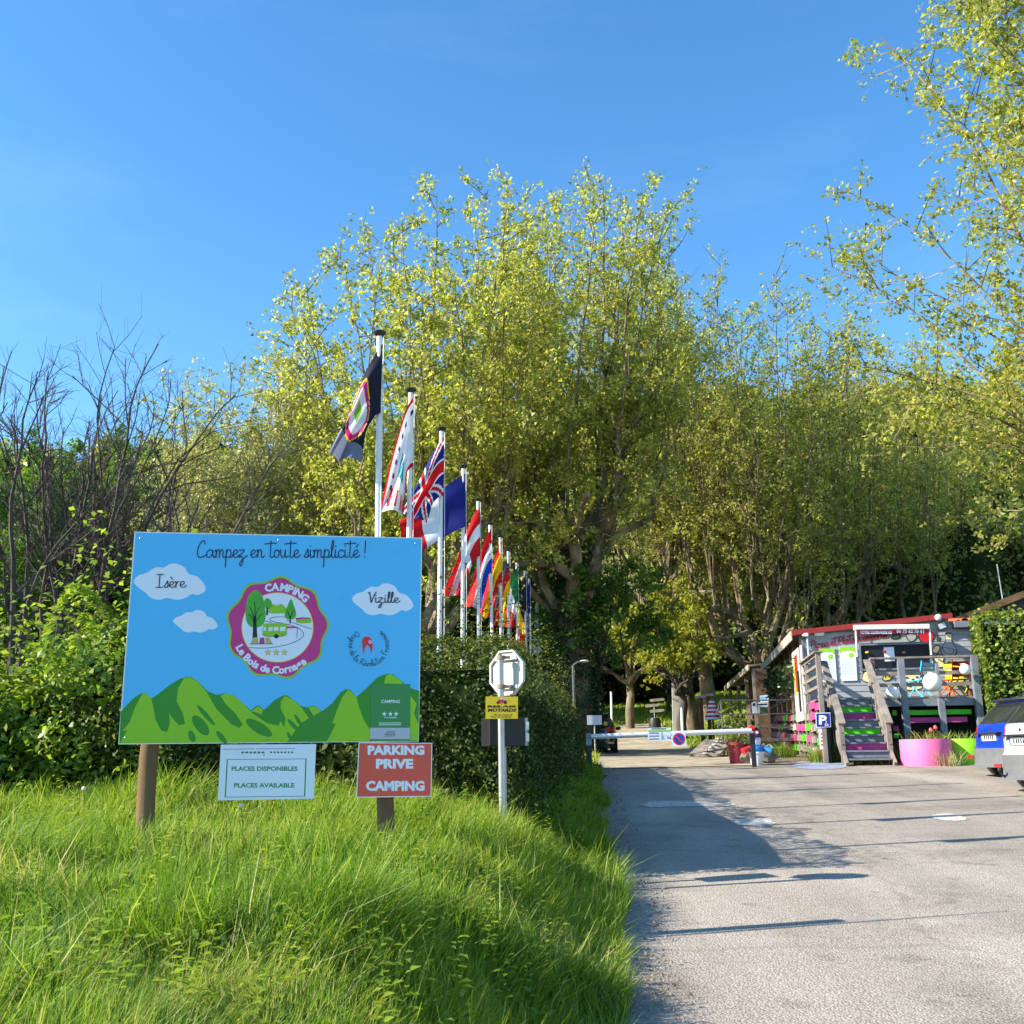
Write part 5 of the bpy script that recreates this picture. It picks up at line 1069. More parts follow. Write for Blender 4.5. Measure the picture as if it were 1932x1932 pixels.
# fittings
mb = MB(); c = fr(z4, 1238, 436); mb.box(c[0] - .13, c[0] + .13, -.12, .0, c[2] - .09, c[2] + .09); mb.build('alarm_box', MATS['awning_white'], bar_h, bevel=.02)
mb = MB(); c = fr(z4, 1110, 455); mb.tube([(c[0] - .1, -.1, c[2]), (c[0] + .04, -.18, c[2] - .02)], .05, 10); mb.build('camera_head', M_WHITE, bar_h, smooth=True)
for xa, ya, xb, yb, r in ((1122, 480, 1148, 745, .03), (1062, 560, 1132, 1235, .045)):
    mb = MB(); p, q = fr(z4, xa, ya), fr(z4, xb, yb); mb.tube([(p[0], -.07, p[2]), (p[0], -.07, q[2])], r, 10); mb.build('downpipe', M_ZINC, bar_h, smooth=True)
c = fr(z5, 1105, 370); mb = MB(); mb.boxa((c[0], -.12, c[2]), (.12, 0, .045), (0, .04, 0), (-.035, 0, .09)); fl_ = mb.build('flood_light', M_BLACKP, bar_h, bevel=.01); mb = MB(); mb.boxa((c[0], -.162, c[2]), (.09, 0, .034), (0, .001, 0), (-.026, 0, .065)); mb.build('lens', M_PRINT_GREY, fl_)
c = fr(z5, 1058, 292); mb = MB(); mb.sphere((c[0], -.25, c[2]), .09, 12); mb.build('globe_lamp', M_WHITE, bar_h, smooth=True)
# annex roof with tiles
for k in range(11):
    X = XR + .35 + k * .22; mb = MB(); th = np.linspace(0, math.pi, 7); V = [(X + .1 * math.cos(t), y, annex_top + .03 + .07 * math.sin(t) + (y + .22) * .12) for y in (-.22, 1.2) for t in th]; mb.add(V, [(i, i + 1, i + 8, i + 7) for i in range(6)]); mb.build('roof_tile', mat('clay_tile', lin((206, 92, 58)), rough=.8, var=.25, scale=6), bar_h)
mb = MB(); mb.box(XR + .07, XEND + 1.2, -.24, .3, annex_top - .14, annex_top + .025); mb.build('annex_gutter', M_SLATE, bar_h)
# terrace deck in front of the wall
YD = -2.05; stL = loc(Pg(1592, 1447)); stR = loc(Pg(1692, 1446)); XS0, XS1 = stL[0] + .06, stR[0] - .04; YS = stL[1]
DX1 = fr(z5, 1470, 680, YD)[0]
print('stairs', stL.round(2), stR.round(2), 'deck', round(zd, 2), 'YD', YD, 'DX1', round(DX1, 2), 'XR', round(XR, 2))
for k in range(14):
    y0 = YD + k * .147; mb = MB(); mb.box(0.02, DX1, y0, y0 + .14, zd - .04, zd); mb.build('deck_board', M_WOODG, bar_h)
mb = MB(); mb.box(XS1 + .05, DX1, YD - .06, YD - .003, zd - .22, zd - .045); mb.build('deck_beam', M_SLATE, bar_h)
def post(X, Y, z1_, m=M_WOODG, w=.1, z0=None): mb = MB(); mb.box(X - w / 2, X + w / 2, Y - w / 2, Y + w / 2, (gl(X, Y) - .1) if z0 is None else z0, z1_); return mb.build('post', m, bar_h, bevel=.006)
pL = fr(z5, 690, 690, YD)[0]; pR = fr(z5, 1415, 690, YD)[0]; zt_ = fr(z5, 900, 690, YD)[2]
post(pL, YD - .12, zt_, M_SLATE, .16); post(pR, YD - .12, zt_, M_SLATE, .16); post(pR + .28, YD - .05, zt_ - .02, M_WOODB, .12); post((pL + pR) / 2, YD - .12, zd - .05, M_SLATE, .14)
xl_ = fr(z5, 392, 695, YD)[0]
post(xl_ + .06, YD - .03, zt_, M_WOODG, .1, zd - .2); post((pL + pR) / 2, YD - .05, zt_ - .1, M_SLATE, .08, zd)
mb = MB(); mb.box(xl_, DX1, YD - .16, YD + .06, zt_, zt_ + .045); mb.build('top_rail', M_WOODG, bar_h, bevel=.005)
for yv in (832, 945):
    z_ = fr(z5, 1000, yv, YD)[2]; mb = MB(); mb.box(xl_ + .1, DX1, YD - .03, YD + .01, z_ - .045, z_ + .045); mb.build('rail', M_WOODG, bar_h)
for ya, yb, x0_, x1_, m in ((1205, 1252, 760, 1412, M_GREENP), (1278, 1330, 752, 1370, M_MAGP), (1205, 1255, 625, 668, M_GREENP), (1358, 1410, 634, 690, M_MAGP), (1438, 1480, 640, 690, M_GREENP)):
    p, q = fr(z5, x0_, (ya + yb) / 2, YD + .15), fr(z5, x1_, (ya + yb) / 2, YD + .15); h = abs(fr(z5, x0_, ya, YD + .15)[2] - fr(z5, x0_, yb, YD + .15)[2]) / 2
    mb = MB(); mb.box(p[0], q[0], YD + .15, YD + .19, p[2] - h, p[2] + h); mb.build('skirt_board', m, bar_h)
mb = MB(); mb.box(XS1 + .1, DX1 + .2, YD + .9, YD + .96, -.3, zd - .06); mb.build('under_deck_shade_sheet', mat('under_deck_shade', (.03, .03, .03), rough=.9), bar_h)  # added near-black sheet: the shade under the deck put into its colour
# stairs
NT = 9; rise = (zd - gl(XS0, YS)) / NT; run = (YD - YS) / NT
RC = [None, M_SLATE, M_MAGP, M_SLATE, M_GREENP, M_SLATE, M_MAGP, M_GREENP, M_SLATE]
g0 = gl(XS0, YS)
for k in range(NT):
    y = YS + run * k; z = g0 + rise * (k + 1); mb = MB(); mb.box(XS0 + .05, XS1 - .05, y - .03, y + run, z - .04, z); mb.build('tread', M_SLATE, bar_h)
    if RC[k]: mb = MB(); mb.box(XS0 + .05, XS1 - .05, y + .01, y + .03, z - rise + .012, z - .045); mb.build('riser', RC[k], bar_h)
for X in (XS0, XS1):
    mb = MB(); mb.beam((X, YS - .12, g0 - .02), (X, YD, zd - .1), .06, .26); mb.build('stringer', M_WOODG, bar_h)
    w1 = .93
    tp = np.array([X, YD - .05, zd + w1]); bt = np.array([X, YS + .25, g0 + rise + w1 * .92]); 
    mb = MB(); mb.beam(bt - (tp - bt) * .06, tp, .16, .05); mb.build('handrail', M_WOODG, bar_h)
    for f in (.33, .62): mb = MB(); mb.beam(bt - (0, 0, w1 * f), tp - (0, 0, w1 * f), .035, .1); mb.build('rail', M_WOODG, bar_h)
    for f in (.02, .55): q = bt + (tp - bt) * f; mb = MB(); mb.box(X - .05, X + .05, q[1] - .05, q[1] + .05, gl(X, q[1]) - .1 + f * 1.0, q[2]); mb.build('post', M_WOODG, bar_h)
# long side: posts, rails, painted skirting planks
XSIDE = -.02; YF0 = sd_(px, 1556, 1400, XSIDE)[1]
rng = np.random.default_rng(33); zside = lambda Y: zd - .05
mb = MB(); mb.box(.9, 1.0, .3, LR, -.5, zroof(0) + .1); mb.build('inner_wall', M_WOODB, bar_h)
mb = MB(); mb.box(.0, .9, .25, LR, zd - .1, zd - .02); mb.build('terrace_floor', M_WOODB, bar_h)
mb = MB(); mb.box(.06, .12, YF0 + .1, LR, -.4, zd - .12); mb.build('under_floor_shade_sheet', MATS['under_deck_shade'], bar_h)  # added sheet, coloured as the darkness behind the skirting planks
Y = YF0; cols = [M_PINKP, M_WOODG, M_WOODL, M_GREENP, M_WOODG, M_PINKP, M_WOODG]; c_i = 0
while Y < LR - .2:
    y1 = min(Y + 1.12, LR)
    for r_ in range(5):
        zb = gl(XSIDE, (Y + y1) / 2) + .14 + r_ * .28; 
        if zb > zd - .2: continue
        m = cols[(c_i * 2 + r_ * 3 + (c_i * r_) % 2) % 7]; mb = MB(); dz = rng.normal() * .012; mb.add([(XSIDE - .03, Y + .04, zb + dz), (XSIDE - .03, y1 - .04, zb), (XSIDE - .03, y1 - .04, zb + .17), (XSIDE - .03, Y + .04, zb + .17 + dz), (XSIDE, Y + .04, zb + dz), (XSIDE, y1 - .04, zb), (XSIDE, y1 - .04, zb + .17), (XSIDE, Y + .04, zb + .17 + dz)], [(3, 2, 1, 0), (4, 5, 6, 7), (0, 1, 5, 4), (2, 3, 7, 6), (1, 2, 6, 5), (0, 4, 7, 3)]); mb.build('skirt_plank', m, bar_h)
    Y = y1; c_i += 1
for Y in (.05, 1.9, 2.8, 4.4, 6.0, 7.6, 9.3, 10.8): post(.03, Y, zroof(0) - .05, M_WOODG if Y < 2 else M_WOODB, .12)
for Y in np.arange(YF0 + 1.1, LR, 1.12): post(.03, Y, zd - .1, M_WOODG, .08)
for f in (.34, .62, .95):
    mb = MB(); mb.box(.0, .05, 2.0, LR, zd + f - .04, zd + f + .04); mb.build('rail', M_WOODG, bar_h)
for f in (.25, .5, .75, 1.0):
    mb = MB(); mb.box(-.03, .03, YF0 + .1, -.02, zd + f - .035, zd + f + .035); mb.build('rail', M_WOODG, bar_h)
mb = MB(); mb.box(-.1, .1, YF0 + .0, -.02, zd + 1.04, zd + 1.08); mb.build('top_rail', M_WOODG, bar_h)
post(0, YF0 + .15, zd + 1.03, M_WOODG, .12); post(0, -.9, zd + 1.03, M_WOODG, .09)
mb = MB(); mb.box(-.06, -.03, .15, 1.85, zd - .45, zroof(0) - .35); pn = mb.build('painted_panel', mat('panel_white', (.52, .50, .46), rough=.7, var=.3, scale=2.5), bar_h)
pn['label'] = 'tall white panel with a worn painted picture'
mb = MB(); mb.box(-.068, -.062, .5, 1.2, zroof(0) - 1.5, zroof(0) - .5); mb.build('painted_hair', paint('mural_rust', (150, 60, 30)), pn)
mb = MB(); mb.box(-.068, -.062, .35, .8, zd - .2, zd + .9); mb.build('painted_figure', M_INK, pn)
mb = MB(); mb.box(-.068, -.062, 1.2, 1.5, zd + .3, zd + 1.2); mb.build('painted_lamp', M_PRINT_YEL, pn)
# hanging baskets of ivy and flowers along the long side
rng = np.random.default_rng(61)
for k, (Y, z_, lab) in enumerate(((2.4, 1.0, 'trailing plant on the terrace rail nearest the painted panel'), (4.9, 1.1, 'trailing plant on the middle of the terrace rail'), (8.4, 1.2, 'trailing plant at the far end of the terrace rail'))):
    w = C0 + fx * -.1 + fy * Y; o = thing('trailing_plant', lab, 'plant', (w[0], w[1], C0[2] + zd + z_), -AB, 'plants on the terrace rail')
    C = rng.normal(size=(520, 3)) * np.array([.13, .5, .22]) + np.array([0, 0, -.15]); crown('foliage', C, .12, rng, L_IVY, o); mb = MB(); mb.box(-.1, .1, -.4, .4, -.1, .06); mb.build('trough', M_WOODB, o)
# lower shelter behind
K0 = P(1417, 1395, 41.5); K0 = np.array([K0[0], K0[1], g1(K0[0], K0[1])]); sh = thing('shelter', 'low brown wooden shelter with a sloping tin roof beyond the terrace', 'shelter', K0, -AB)
def sl(u, v, D): w = P(u, v, D) - K0; return np.array([np.dot(w, fx), np.dot(w, fy), w[2]])
r0_, r1_ = sl(1414, 1258, 41.5), sl(1369, 1298, 47)
for name, q, m in (('roof', [(r0_[0], 0, r0_[2]), (r1_[0], r1_[1], r1_[2]), (r1_[0] + 3.4, r1_[1] + .6, r1_[2] + .5), (r0_[0] + 3.6, 0, r0_[2] + .35)], M_ROOFT),):
    mb = MB(); mb.slab(np.array(q) + (0, 0, .08), (0, 0, 1), .08); mb.build(name, m, sh)
mb = MB(); mb.beam((r0_[0] - .03, 0, r0_[2] - .02), (r1_[0] - .03, r1_[1], r1_[2] - .02), .05, .22); mb.build('fascia', M_WOODL, sh)
mb = MB(); mb.add([(r0_[0] + .2, .05, -.3), (r0_[0] + 3.4, .05, -.3), (r0_[0] + 3.4, .05, r0_[2] + .3), (r0_[0] + .2, .05, r0_[2]), (r0_[0] + .2, .15, -.3), (r0_[0] + 3.4, .15, -.3), (r0_[0] + 3.4, .15, r0_[2] + .3), (r0_[0] + .2, .15, r0_[2])], [(0, 1, 2, 3), (5, 4, 7, 6), (1, 5, 6, 2), (0, 3, 7, 4), (3, 2, 6, 7)]); mb.build('wall', M_WOODB, sh)
mb = MB(); mb.beam((r0_[0] + .9, .2, 1.4), (r1_[0] + .9, r1_[1], 1.4), .1, 3.6); mb.build('side_wall', M_WOODB, sh)
for t in (0.02, .3, .62, .97):
    q = np.array(r0_) * (1 - t) + np.array(r1_) * t; mb = MB(); mb.box(q[0] + .1, q[0] + .24, q[1] - .07, q[1] + .07, -.6, q[2] - .05); mb.build('post', M_WOODG, sh)
ip = thing('information_panel', 'grey information panel at the entrance of the brown shelter', 'panel', K0, -AB); IF = Face(K0 - fy * .3, -fy, z4, .004)
def iprint(par, name, m, lay, fn):
    mb = MB(); fn(mb, lay)
    for q in mb.split(): q.v = [np.array([np.array([np.dot(p - K0, fx), np.dot(p - K0, fy), (p - K0)[2]]) for p in v]) for v in q.v]; q.build(name, m, par)
iprint(ip, 'panel', M_PRINT_GREY, 0, lambda b, l: IF.poly(b, [(570, 1125), (735, 1122), (735, 1250), (578, 1248)], l)); iprint(ip, 'dark_map', M_OLIVE, 1, lambda b, l: IF.poly(b, [(650, 1172), (732, 1170), (732, 1244), (650, 1246)], l)); iprint(ip, 'heading', M_PRINT_NAVY, 1, lambda b, l: (IF.poly(b, [(580, 1132), (608, 1131), (608, 1160), (580, 1161)], l), IF.poly(b, [(620, 1140), (725, 1136), (725, 1150), (620, 1154)], l)))
mb = MB(); mb.box(*( (lambda q: (q[0] - .04, q[0] + .04))(np.array([np.dot(IF.at(650, 1200) - K0, fx)])) ), -.28, -.2, -.3, .6) if False else None
pp_ = thing('poster', 'colourful poster fixed above the grey information panel', 'poster', K0, -AB); iprint(pp_, 'sheet', M_PRINT_WHITE, 0, lambda b, l: IF.poly(b, [(652, 1058), (738, 1052), (738, 1120), (656, 1122)], l)); iprint(pp_, 'stripe', M_PRINT_SKY, 1, lambda b, l: [IF.poly(b, [(656 + i * 18, 1062 + i * 2), (666 + i * 18, 1060 + i * 2), (672 + i * 18, 1108), (660 + i * 18, 1110)], l) for i in range(4)]); iprint(pp_, 'corner', M_PRINT_YEL, 1, lambda b, l: IF.poly(b, [(715, 1055), (736, 1054), (736, 1075)], l))
# grey gable house at the right
GB0 = C0 + fx * (XR + .2) + fy * 4.0; gb = thing('gable_house', 'dark grey gabled house half hidden behind the laurel hedge', 'house', (GB0[0], GB0[1], g1(GB0[0], GB0[1])), -AB); GB0[2] = g1(GB0[0], GB0[1])
def gl2(u, v): w = hit(u, v, GB0, -fy) - GB0; return np.array([np.dot(w, fx), 0, w[2]])
gA, gB = gl2(1791, 1170), gl2(1945, 1110)
mb = MB(); gs = (gB[2] - gA[2]) / (gB[0] - gA[0]); Xp = gB[0] + 2.5; zp = gB[2] + gs * 2.5
pf = [(gA[0] - .4, -.3), (Xp + 7, -.3), (Xp + 7, gA[2] - .2), (Xp, zp - .1), (gA[0] - .4, gA[2] - gs * .4 - .1)]
mb.slab([(x, 0, z) for x, z in pf], (0, -1, 0), .2); mb.build('wall', mat('grey_render', (.085, .095, .115), rough=.8, var=.12, scale=2), gb)
for s_ in (0, 1):
    e0, e1 = ((gA[0] - .9, gA[2] - gs * .9), (Xp, zp)) if s_ == 0 else ((Xp, zp), (Xp + 7.5, gA[2] - .4))
    mb = MB(); mb.slab([(e0[0], -.3, e0[1]), (e1[0], -.3, e1[1]), (e1[0], 7, e1[1]), (e0[0], 7, e0[1])], unit((-(e1[1] - e0[1]), 0, e1[0] - e0[0])), .08); mb.build('roof', M_ROOFT, gb)
    mb = MB(); mb.beam((e0[0], -.33, e0[1] - .1), (e1[0], -.33, e1[1] - .1), .05, .2); mb.build('verge_board', M_WOODB, gb)
mb = MB(); p = gl2(1898, 1128); mb.tube([(p[0], .3, p[2] - .3), (p[0] - .05, .3, p[2] + 1.1)], .02, 6); mb.build('aerial', M_GALV, gb)
# parking sign on the deck post
w = sd_(z4, 1283, 1400, XSIDE - .09); PS0 = C0 + fx * w[0] + fy * w[1]; ps = thing('disabled_parking_sign', 'square blue P sign with wheelchair symbol on the terrace post', 'sign', C0, -AB); PFc = Face(C0 + fy * (YF0 - .0), -fy, z4, .004)
def pprint(name, m, lay, fn): wprint(ps, name, m, lay, fn)
PFc.zf = z4
mb = MB(); mb.slab([loc(PFc.at(x, y, 0)) for x, y in ((1206, 1230), (1212, 1375), (1360, 1370), (1353, 1226))], (0, -1, 0), .01); mb.build('panel', M_PRINT_WHITE, ps)
pprint('blue_face', paint('sign_blue', (24, 42, 120)), 1, lambda b, l: PFc.poly(b, [(1213, 1236), (1218, 1369), (1353, 1364), (1347, 1232)], l))
pprint('letter', M_PRINT_WHITE, 2, lambda b, l: (PFc.text(b, 'P', 1240, 1253, 1318, 1345, l, .04), ribbon([np.array(q, float) for q in ([(1312, 1318), (1313, 1338), (1328, 1340), (1336, 1354)], [(1308, 1334), (1300, 1348), (1312, 1358), (1324, 1352)])], 5, lambda p: PFc.at(p[0], p[1], l), b), PFc.poly(b, ell(1311, 1312, 5, 5), l)))
mb = MB(); c = loc(PFc.at(1283, 1300)); mb.box(c[0] - .05, c[0] + .05, YF0 + .015, YF0 + .09, gl(c[0], YF0) - .2, zd + .9); mb.build('post', M_WOODG, ps)
st2 = thing('price_strip', 'narrow white strip with small pictures below the blue parking sign', 'sign', C0, -AB)
mb = MB(); mb.slab([loc(PFc.at(x, y, -6)) for x, y in ((1236, 1382), (1250, 1592), (1300, 1588), (1286, 1378))], (0, -1, 0), .01); mb.build('panel', M_PRINT_WHITE, st2)
wprint(st2, 'picture', M_PRINT_RED, -5, lambda b, l: [PFc.poly(b, [(1256 + k, 1430 + 36 * k), (1284 + k, 1429 + 36 * k), (1286 + k, 1446 + 36 * k), (1258 + k, 1447 + 36 * k)], l) for k in range(4)])
# balloons on the terrace rail
for k, (cx, cy, r, lab) in enumerate(((1022, 925, 96, 'largest white balloon, tied to the middle of the terrace rail'), (1347, 797, 56, 'smallest white balloon, at the end of the terrace rail by the laurel'), (628, 1033, 68, 'white balloon hanging beside the stair handrail'))):
    p = fr(z5, cx, cy, YD - .42); rr = np.linalg.norm(fr(z5, cx + r, cy, YD - .42) - p); w = C0 + fx * p[0] + fy * p[1] + np.array([0, 0, p[2]])
    o = thing('balloon', lab, 'balloon', w, 0, 'white balloons'); mb = MB(); mb.lathe([(rr * math.sin(math.pi * i / 16) + 1e-3, -rr * 1.03 * math.cos(math.pi * i / 16)) for i in range(17)], 24); mb.build('skin', mat('balloon_white', (.78, .78, .77), rough=.35, var=.02), o, smooth=True)
    mb = MB(); mb.lathe([(.02, rr * 1.02), (.012, rr * 1.06), (.025, rr * 1.1)], 8); mb.build('knot', MATS['balloon_white'], o); mb = MB(); mb.tube([(0, 0, rr * 1.08), (.02, .3, rr * 1.2)], .006, 5); mb.build('string', M_WHITE, o)
# folding chairs on the terrace
def chair(lab, X, Y, rz, m, tilt=0.):
    w = C0 + fx * X + fy * Y; o = thing('folding_chair', lab, 'chair', (w[0], w[1], C0[2] + zd + .005), rz - AB, 'chairs on the terrace')
    for s_ in (-1, 1):
        mb = MB(); mb.tube([(s_ * .22, .22, 0), (s_ * .22, -.18, .48), (s_ * .22, -.30, .95)], .016, 6); mb.build('frame', m, o); mb = MB(); mb.tube([(s_ * .2, -.26, 0), (s_ * .2, .2, .46)], .016, 6); mb.build('leg', m, o)
    for k in range(4): mb = MB(); mb.box(-.22, .22, -.2 + k * .11, -.11 + k * .11, .455, .475); mb.build('seat_slat', m, o)
    for k in range(3): mb = MB(); mb.boxa((0, -.2 - .035 * k, .58 + .14 * k), (.22, 0, 0), (0, .008, 0), (0, -.012, .05)); mb.build('back_slat', m, o)
    return o
for zx, Y, rz, m, lab in ((1295, -1.0, .1, mat('dark_red_paint', lin((140, 24, 24)), rough=.5), 'dark red folding chair at the laurel end of the terrace'), (1190, -.9, 1.0, paint('orange_plastic', (250, 96, 20)), 'orange folding chair beside the dark red chair'), (1285, -.3, -.6, paint('lime_plastic', (210, 220, 40)), 'yellow green folding chair behind the dark red chair'), (900, -.9, .7, paint('cyan_plastic', (60, 190, 230)), 'light blue folding chair behind the largest balloon')):
    chair(lab, fr(z5, zx, 1000, Y)[0], Y, rz, m)
# round planters and tulips
def planter(lab, u, v, r, h, m, grp):
    q = Pg(u, v); q = np.array([q[0], q[1] + r * .9, 0]); q[2] = g1(q[0], q[1]); o = thing('planter', lab, 'planter', q, 0, grp)
    mb = MB(); mb.lathe([(r * .97, -.1), (r, .02), (r, h - .02), (r * .985, h), (r * .9, h), (r * .88, h - .08)], 40); mb.build('tub', m, o, smooth=True); mb = MB(); mb.lathe([(.01, h - .09), (r * .89, h - .085)], 24, closed=False); mb.build('soil', mat('soil', (.05, .035, .02), rough=1), o); return o, q
po, pq = planter('round bright pink planter below the terrace', 1767, 1447, .55, .57, mat('pink_tub', lin((240, 108, 160)), rough=.65, var=.06, scale=2, dirt=((.30, .16, .16), 2.4, .62, .5)), 'round painted planters')
po2, pq2 = planter('round lime green planter behind the blue car', 1838, 1444, .55, .55, mat('lime_tub', lin((140, 208, 30)), rough=.65, var=.08, scale=2), 'round painted planters')
rng = np.random.default_rng(91)
def stalks(q, h, n, spread, tall, r, m, name, lab, grp, parent_z):
    o = thing(name, lab, 'plant', (q[0], q[1], q[2] + parent_z), 0, grp); V = []; Fq = []; k = 0
    for _ in range(n):
        a = rng.random() * 6.283; d = spread * math.sqrt(rng.random()); b = np.array([d * math.cos(a), d * math.sin(a), 0]); L = tall * rng.uniform(.5, 1.1); ln = np.array([rng.normal() * .35, rng.normal() * .35, 1]); wv = unit(np.cross(ln, rng.normal(size=3))) * r
        V += [b - wv, b + wv, b + ln * L * .55 + wv * .9, b + ln * L * .55 - wv * .9, b + ln * L * np.array([1.3, 1.3, .95])]; Fq.append((k, k)); k += 5
    i = np.arange(n)[:, None] * 5; np_mesh('leaves', np.array(V), [i + np.array([0, 1, 2, 3]), i + np.array([3, 2, 4])], m, o, tint=np.repeat(rng.random(n), 5)); return o
stalks(pq, .6, 90, .45, .30, .012, L_WOOD, 'tulip_leaves', 'green tulip leaves filling the pink planter', 'plants in the painted planters', .5)
stalks(pq2, .6, 60, .45, .26, .012, L_WOOD, 'tulip_leaves', 'green leaves in the lime green planter', 'plants in the painted planters', .5)
for k, (zx, zy, lab) in enumerate(((1007, 1405, 'pink tulip in the planter, the shorter one'), (1052, 1380, 'pink tulip in the planter, the taller one'))):
    w = P(*z5(zx, zy), pq[1] - .1); o = thing('tulip', lab, 'flower', (w[0], w[1], pq[2] + .5), 0, 'tulips in the pink planter'); hh = w[2] - pq[2] - .5
    mb = MB(); mb.tube([(0, 0, 0), (.02, 0, hh * .5), (0, 0, hh)], .008, 5); mb.build('stem', mat('stem_green', (.08, .16, .03)), o); mb = MB(); mb.lathe([(.01, hh - .04), (.045, hh - .01), (.045, hh + .03), (.02, hh + .06)], 8); mb.build('bloom', paint('tulip_pink', (240, 90, 100)), o, smooth=True)
for u, v, n, tl, m, lab in ((1785, 1447, 160, .42, L_PALE, 'dry pale weed growing in front of the pink planter'), (1690, 1440, 200, .5, L_WOOD, 'weeds with small white flowers beside the stair foot'), (1560, 1440, 260, .5, L_BUSH, 'green weeds at the foot of the terrace post'), (1480, 1430, 240, .45, L_BUSH, 'green weeds along the painted skirting planks'), (1640, 1444, 160, .22, L_WOOD, 'low weeds under the bottom stair')):
    q = Pg(u, v); q[1] += .12; q[2] = g1(q[0], q[1]); stalks(q, 0, n, .38, tl, .008, m, 'weed_clump', lab, 'weeds round the terrace', 0)
